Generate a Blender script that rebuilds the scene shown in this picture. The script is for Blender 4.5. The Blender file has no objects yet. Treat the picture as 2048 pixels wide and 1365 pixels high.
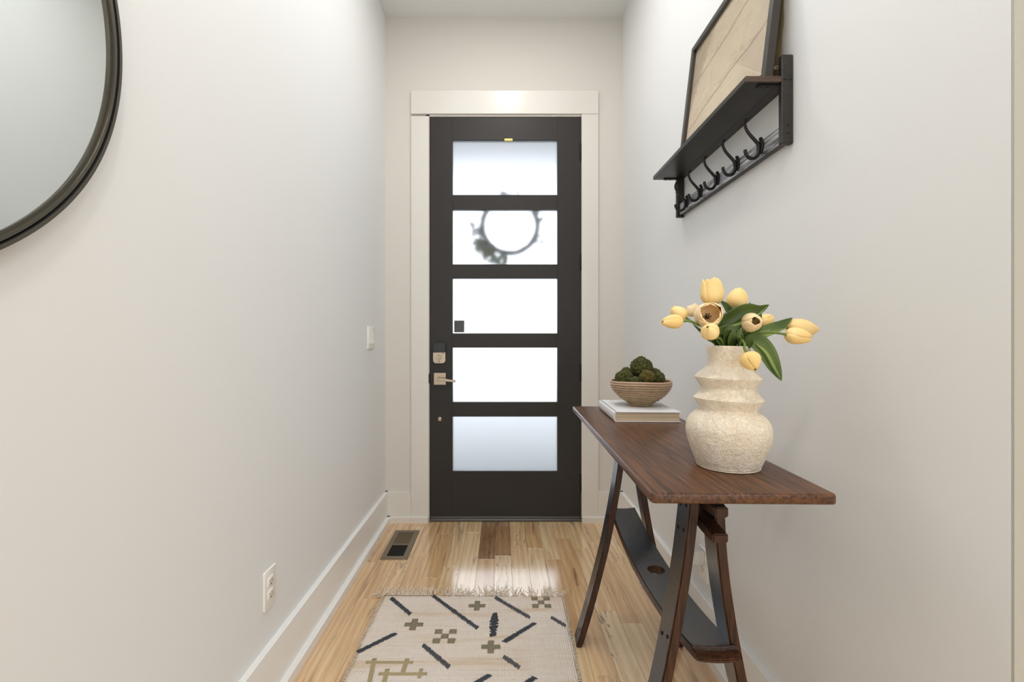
import bpy, bmesh, math, random
from mathutils import Vector, Matrix, noise
random.seed(7)
C = bpy.context.scene.collection
SC = bpy.context.scene
# ---------------------------------------------------------------- camera, world, lights, exposure
F, VX, VY, EYE = 920.0, 1003.0, 682.0, 1.093          # focal length (px of a 2048 wide frame), principal point, eye height
cam_d = bpy.data.cameras.new('camera'); cam_d.sensor_width = 36.0; cam_d.lens = 36.0 * F / 2048
cam_d.shift_x = (1024 - VX) / 2048; cam_d.shift_y = -(682.5 - VY) / 2048
cam_d.clip_start = 0.02
cam = bpy.data.objects.new('camera', cam_d); C.objects.link(cam)
cam.location = (0, 0, EYE); cam.rotation_euler = (math.pi / 2, 0, 0); SC.camera = cam
SC.view_settings.view_transform = 'Standard'; SC.view_settings.look = 'None'
SC.view_settings.gamma = 1.0; SC.view_settings.use_curve_mapping = False
SC.view_settings.exposure = 0.20
SC.cycles.use_denoising = True
SC.cycles.max_bounces = 14; SC.cycles.diffuse_bounces = 8; SC.cycles.glossy_bounces = 6
SC.cycles.transmission_bounces = 8; SC.cycles.sample_clamp_indirect = 12.0
SC.cycles.caustics_refractive = True; SC.cycles.caustics_reflective = False
w = bpy.data.worlds.new('sky'); SC.world = w; w.use_nodes = True
wb = w.node_tree.nodes['Background']; wb.inputs[0].default_value = (0.93, 0.965, 1.0, 1); wb.inputs[1].default_value = 2.5

def light(name, loc, rot, size, power, color, size_y=None, shape=None):
    d = bpy.data.lights.new(name, 'AREA'); d.energy = power; d.color = color; d.size = size
    if size_y: d.shape = 'RECTANGLE'; d.size_y = size_y
    if shape: d.shape = shape
    o = bpy.data.objects.new(name, d); C.objects.link(o); o.location = loc; o.rotation_euler = rot
    return o
light('rear_fill_light', (0.9, -4.18, 1.6), (math.radians(90), 0, 0), 3.6, 63, (0.83, 0.925, 1.0), 2.3)  # unseen fill added behind the camera; the rear wall has no window
light('side_fill_light', (3.98, -1.6, 1.6), (0, math.radians(90), 0), 2.2, 14, (0.83, 0.925, 1.0), 2.6)  # second added fill, out of view, flush on a windowless side wall
light('hall_ceiling_lamp', (0.05, 1.92, 3.028), (0, 0, 0), 0.12, 4, (1.0, 0.90, 0.78), shape='DISK')
light('hall_ceiling_fill', (0.02, 1.15, 3.04), (0, 0, 0), 0.9, 15, (0.90, 0.95, 1.0), 2.0)  # large soft fill added to lift the hall, not a fixture
light('room_ceiling_lamp', (0.05, -0.15, 3.028), (0, 0, 0), 0.16, 10, (1.0, 0.94, 0.86), shape='DISK')
light('room_ceiling_lamp', (1.9, -1.9, 3.028), (0, 0, 0), 0.4, 22, (1.0, 0.95, 0.88), shape='DISK')

# ---------------------------------------------------------------- helpers
def P(px, py, Y): return Vector(((px - VX) * Y / F, Y, EYE - (py - VY) * Y / F))
def G(px, py, z=0.0):
    Y = (EYE - z) * F / (py - VY); return Vector(((px - VX) * Y / F, Y, z))
def tag(o, label=None, cat=None, group=None, kind=None):
    if label: o['label'] = label
    if cat: o['category'] = cat
    if group: o['group'] = group
    if kind: o['kind'] = kind
    return o
def thing(name, label, cat, loc=(0, 0, 0), group=None):
    o = bpy.data.objects.new(name, None); C.objects.link(o); o.location = loc; o.empty_display_size = 0.05
    return tag(o, label, cat, group)
def link(name, me, m, parent=None, smooth=False, world=True):
    """link a mesh given in world coordinates; child keeps its world place under an unrotated Empty"""
    o = bpy.data.objects.new(name, me); C.objects.link(o)
    for mm in (m if isinstance(m, (list, tuple)) else [m]): me.materials.append(mm)
    if parent is not None:
        o.parent = parent
        if world: me.transform(Matrix.Translation(-origin(parent)))
    if smooth:
        for p in me.polygons: p.use_smooth = True
    return o
def origin(o):
    v = Vector(o.location)
    while o.parent is not None: o = o.parent; v += Vector(o.location)
    return v
def obj(name, bm, m, parent=None, smooth=False, angle=None):
    bmesh.ops.recalc_face_normals(bm, faces=bm.faces)
    me = bpy.data.meshes.new(name); bm.to_mesh(me); bm.free()
    o = link(name, me, m, parent, smooth or angle is not None)
    if angle is not None: me.set_sharp_from_angle(angle=math.radians(angle))
    return o
def box(bm, x0, x1, y0, y1, z0, z1, bev=0.0, seg=1, mat=0):
    nb = bmesh.new()
    vs = [nb.verts.new((x, y, z)) for x in (x0, x1) for y in (y0, y1) for z in (z0, z1)]
    for f in ((0, 1, 3, 2), (4, 6, 7, 5), (0, 4, 5, 1), (2, 3, 7, 6), (0, 2, 6, 4), (1, 5, 7, 3)):
        nb.faces.new([vs[i] for i in f]).material_index = mat
    if bev: bmesh.ops.bevel(nb, geom=list(nb.edges), offset=bev, segments=seg, affect='EDGES', profile=0.5)
    merge(bm, nb); return bm
def merge(bm, nb):
    me = bpy.data.meshes.new('t'); nb.to_mesh(me); nb.free(); bm.from_mesh(me); bpy.data.meshes.remove(me)
def BX(*a, **k): return box(bmesh.new(), *a, **k)
def prism(bm, pts, axis, a0, a1, bev=0.0, seg=1, mat=0):
    """extrude the 2D outline along axis ('x','y','z'); pts are the two other coordinates in order"""
    def v3(p, a): return {'x': (a, p[0], p[1]), 'y': (p[0], a, p[1]), 'z': (p[0], p[1], a)}[axis]
    nb = bmesh.new()
    A = [nb.verts.new(v3(p, a0)) for p in pts]; B = [nb.verts.new(v3(p, a1)) for p in pts]
    nb.faces.new(A); nb.faces.new(B[::-1]); n = len(pts)
    for i in range(n): nb.faces.new((A[i], B[i], B[(i + 1) % n], A[(i + 1) % n]))
    for f in nb.faces: f.material_index = mat
    bmesh.ops.recalc_face_normals(nb, faces=nb.faces)
    if bev:
        e = [e for e in nb.edges if len(e.link_faces) == 2 and e.calc_face_angle(0) > 0.5]
        bmesh.ops.bevel(nb, geom=e, offset=bev, segments=seg, affect='EDGES', profile=0.5)
    merge(bm, nb); return bm
def cat(pts, n=8):
    pts = [Vector(p) for p in pts]; q = [pts[0] * 2 - pts[1]] + pts + [pts[-1] * 2 - pts[-2]]; out = []
    for i in range(1, len(q) - 2):
        for k in range(n):
            t = k / n; a, b, c, d = q[i - 1], q[i], q[i + 1], q[i + 2]
            out.append(0.5 * ((2 * b) + (c - a) * t + (2 * a - 5 * b + 4 * c - d) * t * t + (3 * b - a - 3 * c + d) * t ** 3))
    out.append(q[-2]); return out
def tube(bm, pts, rad, seg=8, cap=True, flat=1.0):
    pts = [Vector(p) for p in pts]; n = len(pts); rings = []
    if not isinstance(rad, (list, tuple)): rad = [rad] * n
    up = Vector((0, 0, 1))
    t0 = (pts[1] - pts[0]).normalized()
    if abs(t0.dot(up)) > 0.95: up = Vector((1, 0, 0))
    side = t0.cross(up).normalized()
    for i, p in enumerate(pts):
        t = (pts[min(i + 1, n - 1)] - pts[max(i - 1, 0)]).normalized()
        side = (side - t * side.dot(t)).normalized(); b = t.cross(side)
        rings.append([bm.verts.new(p + (side * math.cos(2 * math.pi * k / seg) + b * math.sin(2 * math.pi * k / seg) * flat) * rad[i]) for k in range(seg)])
    for a, b in zip(rings, rings[1:]):
        for k in range(seg): bm.faces.new((a[k], a[(k + 1) % seg], b[(k + 1) % seg], b[k]))
    if cap: bm.faces.new(rings[0][::-1]); bm.faces.new(rings[-1])
    return bm
def lathe(bm, prof, c=(0, 0, 0), seg=64, axis='z', close=False, wob=None):
    """prof: list of (radius, height) round the axis through c"""
    c = Vector(c); rings = []
    for r, h in prof:
        if r < 1e-6: 
            v = {'z': (0, 0, h), 'y': (0, h, 0), 'x': (h, 0, 0)}[axis]; rings.append([bm.verts.new(c + Vector(v))]); continue
        ring = []
        for k in range(seg):
            a = 2 * math.pi * k / seg; rr, hh = (wob(r, h, a) if wob else (r, h))
            u, v = rr * math.cos(a), rr * math.sin(a)
            ring.append(bm.verts.new(c + Vector({'z': (u, v, hh), 'y': (u, hh, v), 'x': (hh, u, v)}[axis])))
        rings.append(ring)
    pairs = list(zip(rings, rings[1:]))
    if close: pairs.append((rings[-1], rings[0]))
    for a, b in pairs:
        for k in range(seg):
            k2 = (k + 1) % seg
            if len(a) == 1 and len(b) == 1: continue
            if len(a) == 1: bm.faces.new((a[0], b[k], b[k2]))
            elif len(b) == 1: bm.faces.new((a[k], a[k2], b[0]))
            else: bm.faces.new((a[k], a[k2], b[k2], b[k]))
    return bm
def L(h):
    """sRGB 0-255 triple to linear rgba"""
    return tuple(((c / 255) / 12.92 if c / 255 <= 0.04045 else ((c / 255 + 0.055) / 1.055) ** 2.4) for c in h) + (1,)

class M:
    """small node-material builder"""
    def __init__(s, name, col=(200, 200, 200), rough=0.5, metal=0.0, **kw):
        s.m = bpy.data.materials.new(name); s.m.use_nodes = True; s.t = s.m.node_tree; s.b = s.t.nodes['Principled BSDF']
        s.b.inputs['Base Color'].default_value = L(col); s.b.inputs['Roughness'].default_value = rough
        s.b.inputs['Metallic'].default_value = metal
        for k, v in kw.items(): s.b.inputs[k.replace('_', ' ')].default_value = v
        s.co = None
    def n(s, typ, ins=None, **at):
        nd = s.t.nodes.new(typ)
        for k, v in at.items(): setattr(nd, k, v)
        for k, v in (ins or {}).items(): s.set(nd.inputs[k], v)
        return nd
    def set(s, sock, v):
        if hasattr(v, 'is_output') or isinstance(v, bpy.types.NodeSocket): s.t.links.new(v, sock)
        else: sock.default_value = v
    def coord(s, scale=(1, 1, 1), rot=(0, 0, 0), rnd=0.0, loc=(0, 0, 0)):
        tc = s.n('ShaderNodeTexCoord'); mp = s.n('ShaderNodeMapping', {'Vector': tc.outputs['Object'], 'Scale': scale, 'Rotation': rot, 'Location': loc})
        out = mp.outputs[0]
        if rnd:
            oi = s.n('ShaderNodeObjectInfo'); mu = s.n('ShaderNodeMath', {0: oi.outputs['Random'], 1: rnd}, operation='MULTIPLY')
            ad = s.n('ShaderNodeVectorMath', {0: out, 1: mu.outputs[0]}, operation='ADD'); out = ad.outputs[0]
        return out
    def noise(s, vec, scale, detail=3, rough=0.5, dist=0.0):
        return s.n('ShaderNodeTexNoise', {'Vector': vec, 'Scale': scale, 'Detail': detail, 'Roughness': rough, 'Distortion': dist}).outputs[0]
    def ramp(s, fac, stops, interp='LINEAR'):
        r = s.n('ShaderNodeValToRGB', {'Fac': fac}); cr = r.color_ramp; cr.interpolation = interp
        while len(cr.elements) < len(stops): cr.elements.new(0.5)
        for e, (p, c) in zip(cr.elements, stops): e.position = p; e.color = c if len(c) == 4 else L(c)
        return r.outputs[0]
    def mix(s, fac, a, b, blend='MIX'):
        x = s.n('ShaderNodeMix', data_type='RGBA', blend_type=blend)
        s.set(x.inputs[0], fac); s.set(x.inputs[6], a); s.set(x.inputs[7], b); return x.outputs[2]
    def math(s, op, a, b=0.0): return s.n('ShaderNodeMath', {0: a, 1: b}, operation=op).outputs[0]
    def col(s, v): s.set(s.b.inputs['Base Color'], v); return s
    def rough(s, v): s.set(s.b.inputs['Roughness'], v); return s
    def bump(s, h, strength=0.2, dist=0.002):
        bp = s.n('ShaderNodeBump', {'Height': h, 'Strength': strength, 'Distance': dist}); s.t.links.new(bp.outputs[0], s.b.inputs['Normal']); return s

# ---------------------------------------------------------------- materials
def paint(name, col, rough=0.5, bump=0.08, sc=260, **k):
    m = M(name, col, rough, **k); c = m.coord(); m.bump(m.noise(c, sc, 4), bump, 0.001); return m.m
wall_m = paint('wall_paint', (227, 228, 228), 0.62, 0.10)
endwall_m = paint('end_wall_shaded_paint', (208, 203, 196), 0.62, 0.1)  # wall paint darkened to put the backlit end wall's shade in its colour
corner_shade_m = paint('corner_shade_paint', (178, 177, 168), 0.62, 0.1)  # wall paint darkened to shade the face at the open corner
ceil_m = paint('ceiling_paint', (226, 228, 228), 0.9, 0.08)
side_trim_m = paint('side_trim_paint', (233, 233, 231), 0.3, 0.02, 60)
trim_m = paint('trim_shaded_paint', (214, 210, 203), 0.26, 0.02, 60)  # trim colour darkened for the backlit end; side trim is the lighter copy
m = M('floor_board_wood', rough=0.3)
c1 = m.coord((26, 1.6, 26), rnd=37.0); c2 = m.coord((9, 1.1, 9), rnd=53.0); c3 = m.coord((210, 9, 210), rnd=11.0)
at = m.n('ShaderNodeAttribute', attribute_type='OBJECT', attribute_name='tone').outputs['Fac']
big = m.noise(c2, 1.5, 5, 0.6, 1.6)
fine = m.noise(c3, 1.0, 3, 0.6)
cath = m.n('ShaderNodeTexWave', {'Vector': m.coord((12, 1.0, 12), rnd=29.0), 'Scale': 0.8, 'Distortion': 9.0, 'Detail': 3.0, 'Detail Scale': 1.2}, bands_direction='X').outputs[1]
base = m.ramp(m.math('ADD', m.math('MULTIPLY', big, 0.55), m.math('MULTIPLY', at, 0.62)),
              [(0.16, (243, 221, 184)), (0.38, (236, 205, 158)), (0.60, (216, 176, 126)), (0.85, (160, 124, 88)), (1.0, (118, 88, 62))])
base = m.mix(m.math('MULTIPLY', cath, 0.30), base, L((190, 150, 110)), 'MULTIPLY')
streak = m.ramp(m.noise(c1, 0.9, 4, 0.6, 0.8), [(0.60, (0, 0, 0, 1)), (0.68, (1, 1, 1, 1))])
base = m.mix(m.math('MULTIPLY', streak, 0.6), base, L((92, 66, 48)))
base = m.mix(m.math('MULTIPLY', m.ramp(fine, [(0.35, (1, 1, 1, 1)), (0.6, (0, 0, 0, 1))]), 0.12), base, L((130, 96, 66)))
crk = m.ramp(m.noise(m.coord((16, 1.3, 16), rnd=71.0), 0.8, 5, 0.65, 1.2), [(0.478, (0, 0, 0, 1)), (0.488, (1, 1, 1, 1)), (0.494, (1, 1, 1, 1)), (0.504, (0, 0, 0, 1))])
msk = m.ramp(m.noise(m.coord((7, 1.6, 7), rnd=91.0), 0.8, 2), [(0.50, (0, 0, 0, 1)), (0.62, (1, 1, 1, 1))])
base = m.mix(m.math('MULTIPLY', m.math('MULTIPLY', crk, msk), 0.8), base, L((84, 62, 48)))
m.col(base); m.rough(m.math('ADD', m.math('MULTIPLY', fine, 0.08), 0.19))
m.b.inputs['Specular IOR Level'].default_value = 0.75; m.b.inputs['Coat Weight'].default_value = 1.0; m.b.inputs['Coat Roughness'].default_value = 0.14; m.b.inputs['Coat IOR'].default_value = 1.75
m.bump(fine, 0.05, 0.001); wood_floor = m.m
sub_m = M('subfloor', (96, 72, 50), 0.8).m
door_m = paint('door_dark_paint', (47, 43, 40), 0.42, 0.03, 90)
door_m.node_tree.nodes['Principled BSDF'].inputs['Specular IOR Level'].default_value = 0.25
gap_m = M('black_gap', (12, 12, 12), 0.9).m
def glass(name):
    m = M(name, (236, 240, 246), 0.44); m.b.inputs['Transmission Weight'].default_value = 1.0
    m.b.inputs['IOR'].default_value = 1.45; return m.m
frost_m = glass('frosted_glass')
nickel_m = M('satin_nickel', (176, 160, 140), 0.32, 1.0).m
brass_m = M('brass', (214, 168, 92), 0.3, 1.0).m
black_metal = M('black_metal', (30, 29, 29), 0.42, 0.3).m
blackp_m = M('black_plastic', (18, 18, 18), 0.3).m
plastic_m = M('white_plastic', (238, 236, 230), 0.32).m
slot_m = M('dark_slot', (70, 66, 60), 0.6).m
alu_m = M('threshold_metal', (88, 84, 80), 0.4, 0.8).m
m = M('mirror_frame_metal', (84, 80, 70), 0.38, 0.45); mirror_frame_m = m.m
m = M('mirror_frame_shaded_edge', (50, 52, 56), 0.35, 0.4); mirror_edge_m = m.m  # frame metal darkened for the outer band that faces away from light
mirror_m = M('mirror_glass', (228, 232, 230), 0.02, 1.0).m
def darkwood(name, lo, hi, rough, axis='y', coat=0.0, spec=0.5, contrast=(0.35, 0.68)):
    m = M(name, rough=rough)
    s = {'y': (160, 7, 160), 'x': (7, 160, 160), 'z': (160, 160, 7)}[axis]
    c = m.coord(s); n1 = m.noise(c, 1.0, 4, 0.6, 0.4); n2 = m.noise(m.coord(), 9, 3)
    b = m.ramp(n1, [(contrast[0], lo), (contrast[1], hi)])
    b = m.mix(m.math('MULTIPLY', n2, 0.5), b, L(tuple(int(x * .75) for x in lo)))
    m.col(b); m.bump(n1, 0.12, 0.001)
    m.b.inputs['Coat Weight'].default_value = coat; m.b.inputs['Coat Roughness'].default_value = 0.22; m.b.inputs['Specular IOR Level'].default_value = spec
    return m.m
table_m = darkwood('table_top_oak', (58, 33, 19), (120, 78, 48), 0.36, 'y', 0.15, 0.35)
stave_edge_m = darkwood('stave_oak_edge', (38, 21, 12), (92, 54, 30), 0.42, 'z', 0.1, 0.3)
m = M('stave_charred_face', (40, 42, 46), 0.3); c = m.coord()
n1 = m.noise(c, 60, 5, 0.65, 0.6); m.col(m.ramp(n1, [(0.3, (14, 15, 19)), (0.7, (38, 41, 48))]))
m.rough(m.math('ADD', m.math('MULTIPLY', n1, 0.2), 0.22)); m.bump(m.noise(m.coord((1, .35, 1)), 90, 5, 0.6), 0.35, 0.002); m.b.inputs['Coat Weight'].default_value = 0.4; m.b.inputs['Coat Roughness'].default_value = 0.15; stave_face_m = m.m
shelf_m = darkwood('shelf_dark_wood', (28, 24, 21), (50, 43, 38), 0.4, 'y', 0.1)
shelf_edge_m = darkwood('shelf_end_wood', (66, 48, 36), (104, 80, 60), 0.5, 'x')
rail_m = darkwood('rail_painted_sheen', (74, 74, 76), (222, 223, 226), 0.34, 'y', 0.3, contrast=(0.4, 0.62))  # pale streaks put the rail's reflected sheen into its colour
iron_m = M('cast_iron_hook', (34, 34, 35), 0.38, 0.5).m
pic_m = M('picture_frame_paint', (58, 57, 54), 0.4).m
picside_m = M('picture_frame_side', (50, 43, 38), 0.55).m
m = M('vase_ceramic', rough=0.85); c = m.coord(); n1 = m.noise(c, 30, 6, 0.65, 0.4); n2 = m.noise(c, 130, 4, 0.6, 1.5)
m.col(m.ramp(n1, [(0.3, (236, 221, 198)), (0.7, (249, 238, 220))]))
m.bump(m.math('ADD', m.math('MULTIPLY', n1, 0.7), m.math('MULTIPLY', n2, 0.5)), 1.0, 0.009); vase_m = m.m
m = M('bowl_rope_clay', rough=0.75); c = m.coord(); n1 = m.noise(m.coord((1, 1, 3)), 60, 5, 0.65)
m.col(m.ramp(n1, [(0.3, (128, 108, 82)), (0.55, (166, 144, 112)), (0.75, (188, 168, 136))])); m.bump(m.noise(c, 240, 3), 0.5, 0.002); bowl_m = m.m
rim_m = M('bowl_rim_glaze', (188, 158, 134), 0.5).m
m = M('moss', rough=1.0); c = m.coord(rnd=9.0); n1 = m.noise(c, 110, 6, 0.75, 0.6)
m.col(m.ramp(n1, [(0.30, (26, 30, 14)), (0.46, (66, 70, 30)), (0.58, (108, 106, 54)), (0.70, (156, 146, 88))])); m.bump(m.noise(c, 220, 5, 0.7), 1.0, 0.006); moss_m = m.m
m = M('moss_golden', rough=1.0); c = m.coord(rnd=9.0); n1 = m.noise(c, 90, 6, 0.75, 0.6)
m.col(m.ramp(n1, [(0.28, (58, 58, 22)), (0.5, (106, 96, 42)), (0.68, (164, 146, 76))])); m.bump(m.noise(c, 220, 5, 0.7), 1.0, 0.006); moss2_m = m.m
m = M('book_cloth', (226, 226, 228), 0.7); c = m.coord(); m.bump(m.noise(c, 600, 2), 0.15, 0.0005)
sp = m.ramp(m.noise(m.coord(), 38, 5, 0.7), [(0.6, (226, 226, 228)), (0.72, (198, 202, 214))]); m.col(sp); book_m = m.m
m = M('book_pages', rough=0.85); n1 = m.noise(m.coord((1, 1, 420)), 1.0, 2); m.col(m.ramp(n1, [(0.35, (180, 158, 130)), (0.6, (214, 196, 168))])); m.bump(n1, 0.5, 0.001); page_m = m.m
m = M('tulip_petal', rough=0.6); c = m.coord(); n1 = m.noise(m.coord(), 22, 4)
m.col(m.ramp(n1, [(0.3, (236, 200, 126)), (0.7, (246, 218, 156))])); m.b.inputs['Subsurface Weight'].default_value = 0.15; m.b.inputs['Subsurface Radius'].default_value = (0.01, 0.006, 0.003)
m.bump(m.noise(m.coord(), 200, 3), 0.08, 0.001); petal_m = m.m
m = M('tulip_petal_blush', rough=0.6); n1 = m.noise(m.coord(), 26, 4)
m.col(m.ramp(n1, [(0.3, (240, 212, 158)), (0.7, (246, 222, 186))])); m.b.inputs['Subsurface Weight'].default_value = 0.15; m.b.inputs['Subsurface Radius'].default_value = (0.01, 0.006, 0.003); petal2_m = m.m
m = M('tulip_leaf', rough=0.5); n1 = m.noise(m.coord(), 14, 3); m.col(m.ramp(n1, [(0.3, (50, 72, 20)), (0.7, (90, 112, 42))])); leaf_m = m.m
m = M('tulip_leaf_pale', rough=0.5); n1 = m.noise(m.coord(), 14, 3); m.col(m.ramp(n1, [(0.3, (96, 120, 48)), (0.7, (134, 150, 74))])); leaf2_m = m.m
stem_m = M('tulip_stem', (98, 122, 54), 0.5).m
stamen_m = M('stamen', (74, 66, 24), 0.7).m
m = M('rug_weave', rough=0.95)
tc = m.coord(); wv = m.n('ShaderNodeTexWave', {'Vector': tc, 'Scale': 40.0, 'Distortion': 0.6, 'Detail': 1.0}, bands_direction='X').outputs[1]
wy = m.n('ShaderNodeTexWave', {'Vector': tc, 'Scale': 55.0, 'Distortion': 1.0, 'Detail': 1.0}, bands_direction='Y').outputs[1]
st = m.noise(m.coord((5, 150, 1)), 1.0, 4, 0.65); bd = m.noise(m.coord((1.6, 11, 1)), 1.0, 3, 0.6)
b = m.ramp(bd, [(0.35, (240, 229, 220)), (0.54, (238, 224, 211)), (0.70, (220, 194, 160))])
b = m.mix(m.math('MULTIPLY', m.ramp(st, [(0.56, (0, 0, 0, 1)), (0.78, (1, 1, 1, 1))]), 0.6), b, L((168, 142, 114)))
b = m.mix(m.math('MULTIPLY', m.math('MULTIPLY', wv, wy), 0.36), b, L((176, 158, 138)))
m.col(b); m.bump(m.math('ADD', wv, m.math('MULTIPLY', wy, 0.7)), 0.6, 0.004); rug_m = m.m
def yarn(name, a, bb): 
    m = M(name, rough=0.95); n1 = m.noise(m.coord(), 380, 3); m.col(m.ramp(n1, [(0.35, a), (0.65, bb)])); m.bump(n1, 0.5, 0.002); return m.m
char_yarn = yarn('charcoal_yarn', (44, 48, 54), (82, 88, 96)); taupe_yarn = yarn('taupe_yarn', (116, 108, 88), (150, 140, 116))
olive_yarn = yarn('olive_yarn', (156, 140, 104), (186, 172, 138)); fringe_m = yarn('fringe_yarn', (196, 178, 156), (234, 221, 204))
vent_m = M('vent_metal', (124, 112, 96), 0.5, 0.3).m
vent_dark = M('vent_slat_shaded', (34, 28, 24), 0.6).m; vent_mid = M('vent_slat_mid', (92, 78, 58), 0.6).m  # near slats take a darker tone for the shade in their gaps
m = M('map_paper', rough=0.7); c = m.coord(); n1 = m.noise(c, 7, 6, 0.62, 0.5); n2 = m.noise(c, 60, 5, 0.7, 0.8)
b = m.ramp(n1, [(0.32, (240, 222, 192)), (0.5, (252, 236, 206)), (0.7, (240, 226, 202))])
b = m.mix(m.math('MULTIPLY', m.ramp(n2, [(0.55, (0, 0, 0, 1)), (0.7, (1, 1, 1, 1))]), 0.2), b, L((190, 172, 140)))
wv = m.n('ShaderNodeTexWave', {'Vector': m.coord((1, 1.0, 1), rot=(0.12, 0, 0)), 'Scale': 2.1, 'Distortion': 1.6, 'Detail': 4.0, 'Detail Scale': 1.6}, bands_direction='Z').outputs[1]
b = m.mix(m.math('MULTIPLY', m.ramp(wv, [(0.0, (1, 1, 1, 1)), (0.012, (0, 0, 0, 1))]), 0.5), b, L((140, 108, 84)))
cr = m.ramp(m.noise(m.coord((1, 1.2, 5.5), rot=(0.18, 0, 0)), 2.2, 5, 0.6, 0.4), [(0.495, (0, 0, 0, 1)), (0.5, (1, 1, 1, 1)), (0.505, (0, 0, 0, 1))])
b = m.mix(m.math('MULTIPLY', cr, 0.45), b, L((140, 108, 90)))
b = m.mix(m.math('MULTIPLY', m.ramp(m.noise(m.coord(), 3.0, 3), [(0.45, (0, 0, 0, 1)), (0.62, (1, 1, 1, 1))]), 0.3), b, L((222, 192, 170)))
m.col(b); paper_m = m.m
kraft_m = M('kraft_backing', (140, 118, 84), 0.8).m
m = M('clear_wrap', (232, 222, 190), 0.08); m.b.inputs['Transmission Weight'].default_value = 0.97; m.b.inputs['IOR'].default_value = 1.12; wrap_m = m.m
m = M('clear_glass', (235, 228, 210), 0.05); m.b.inputs['Transmission Weight'].default_value = 0.9; cglass_m = m.m
m = M('porch_concrete', rough=0.9); n1 = m.noise(m.coord(), 5, 5); m.col(m.ramp(n1, [(0.3, (122, 122, 124)), (0.7, (138, 138, 140))])); conc_m = m.m
soffit_m = paint('soffit_paint', (110, 110, 112), 0.7)
m = M('lawn', rough=1.0); n1 = m.noise(m.coord(), 8, 5); m.col(m.ramp(n1, [(0.3, (132, 134, 132)), (0.7, (150, 152, 150))])); lawn_m = m.m
twig_m = M('wreath_twig', (26, 23, 20), 0.8).m; wleaf_m = M('wreath_leaf', (84, 92, 20), 0.6).m; wleaf2_m = M('wreath_grey_leaf', (54, 60, 54), 0.7).m

# ---------------------------------------------------------------- the setting
XL, XR, YE, YC, ZC = -0.7025, 0.734, 2.786, 0.6627, 3.053     # left wall, right wall, end wall, open corner, ceiling
DX0, DX1, DZ1 = (860 - VX) * YE / F, (1162 - VX) * YE / F, EYE + (VY - 235) * YE / F
def st(name, bm, m, parent=None, **k): return tag(obj(name, bm, m, parent, **k), kind='structure')
st('wall_left', BX(XL - 0.12, XL, -4.2, YE + 0.12, 0, ZC), wall_m)
bm = prism(bmesh.new(), [(XR, YC), (4.0, YC), (4.0, YC + 0.12), (XR + 0.12, YC + 0.12), (XR + 0.12, YE + 0.12), (XR, YE + 0.12)], 'z', 0, ZC, 0)
st('wall_right', bm, wall_m)
st('wall_corner_shade', BX(XR + 0.0004, 4.0, YC - 0.004, YC - 0.0002, 0, ZC), corner_shade_m)  # thin sheet that paints this wall face as shaded
bm = bmesh.new(); g = 0.022
box(bm, XL, DX0 - g, YE, YE + 0.12, 0, ZC); box(bm, DX1 + g, XR, YE, YE + 0.12, 0, ZC); box(bm, DX0 - g, DX1 + g, YE, YE + 0.12, DZ1 + g, ZC)
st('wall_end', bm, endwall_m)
st('wall_rear', BX(XL, 4.0, -4.32, -4.2, 0, ZC), wall_m)
st('wall_side', BX(4.0, 4.12, -4.32, YC + 0.12, 0, ZC), wall_m)
st('ceiling', BX(XL - 0.12, 4.12, -4.32, YE + 0.12, ZC, ZC + 0.1), ceil_m)
# floor: base slab with one board per piece
fl = st('floor', BX(XL, 4.0, -4.2, YE + 0.04, -0.06, -0.013), sub_m)
PW, X0 = 0.0832, 0.049
tone_at = {(-1, 2.5): 0.95, (0, 2.5): 0.82, (-1, 2.0): 0.42}
def plank_bm(x0, x1, y0, y1):
    nb = bmesh.new(); e = 0.0007
    lv = [[nb.verts.new(p) for p in ((x0 + i, y0 + i, z), (x1 - i, y0 + i, z), (x1 - i, y1 - i, z), (x0 + i, y1 - i, z))] for i, z in ((0, -0.0128), (0, -0.0008), (e, 0.0))]
    for a, b in zip(lv, lv[1:]):
        for k in range(4): nb.faces.new((a[k], a[(k + 1) % 4], b[(k + 1) % 4], b[k]))
    nb.faces.new(lv[2]); return nb
cuts = {-1: [2.30, 1.62], 0: [2.335, 1.5], 1: [2.20, 1.75], 2: [2.42, 1.9], 3: [2.30, 1.7], 4: [2.54, 2.05, 1.5], 5: [2.42, 1.86], 6: [2.50, 1.78], -3: [2.22, 1.6], -4: [2.6, 2.12, 1.4], -5: [2.33, 1.7], -6: [2.7, 1.62], -7: [2.45, 1.95], -2: [2.62, 1.85]}
rest = bmesh.new(); rr = random.Random(11)
for k in range(-9, 48):
    x0, x1 = X0 + (k - 1) * PW, X0 + k * PW
    x0, x1 = max(x0, XL + 0.001), min(x1, 3.998)
    if x1 - x0 < 0.004: continue
    ys = [YE + 0.035] + cuts.get(k, [2.786 - rr.uniform(0.2, 0.9)]) 
    while ys[-1] > -4.2: ys.append(max(-4.2, ys[-1] - rr.choice((0.32, 0.5, 0.7, 0.9, 1.15)) - rr.uniform(0, 0.06)))
    for ya, yb in zip(ys[1:], ys):
        x1c = x1
        if x1 > XR and yb > YC:
            if x0 >= XR: 
                if ya >= YC: continue
                yb = YC
            elif ya > YC: x1c = XR
        g2 = 0.0003
        nb = plank_bm(x0 + g2, x1c - g2, ya + g2, yb - g2)
        if yb > 0.85 and x0 < XR:
            o = obj('floor_board', nb, wood_floor, fl)
            t = rr.choice((0.02, 0.1, 0.18, 0.25, 0.32, 0.12, 0.4, 0.5))
            if x0 < -0.33: t = rr.choice((0.36, 0.42, 0.5, 0.46))
            for (kk, yy), v in tone_at.items():
                if kk == k and ya < yy < yb: t = v
            if k in (4,) and ya < 2.2 < yb: t = 0.45
            o['tone'] = t
        else: merge(rest, nb)
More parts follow.
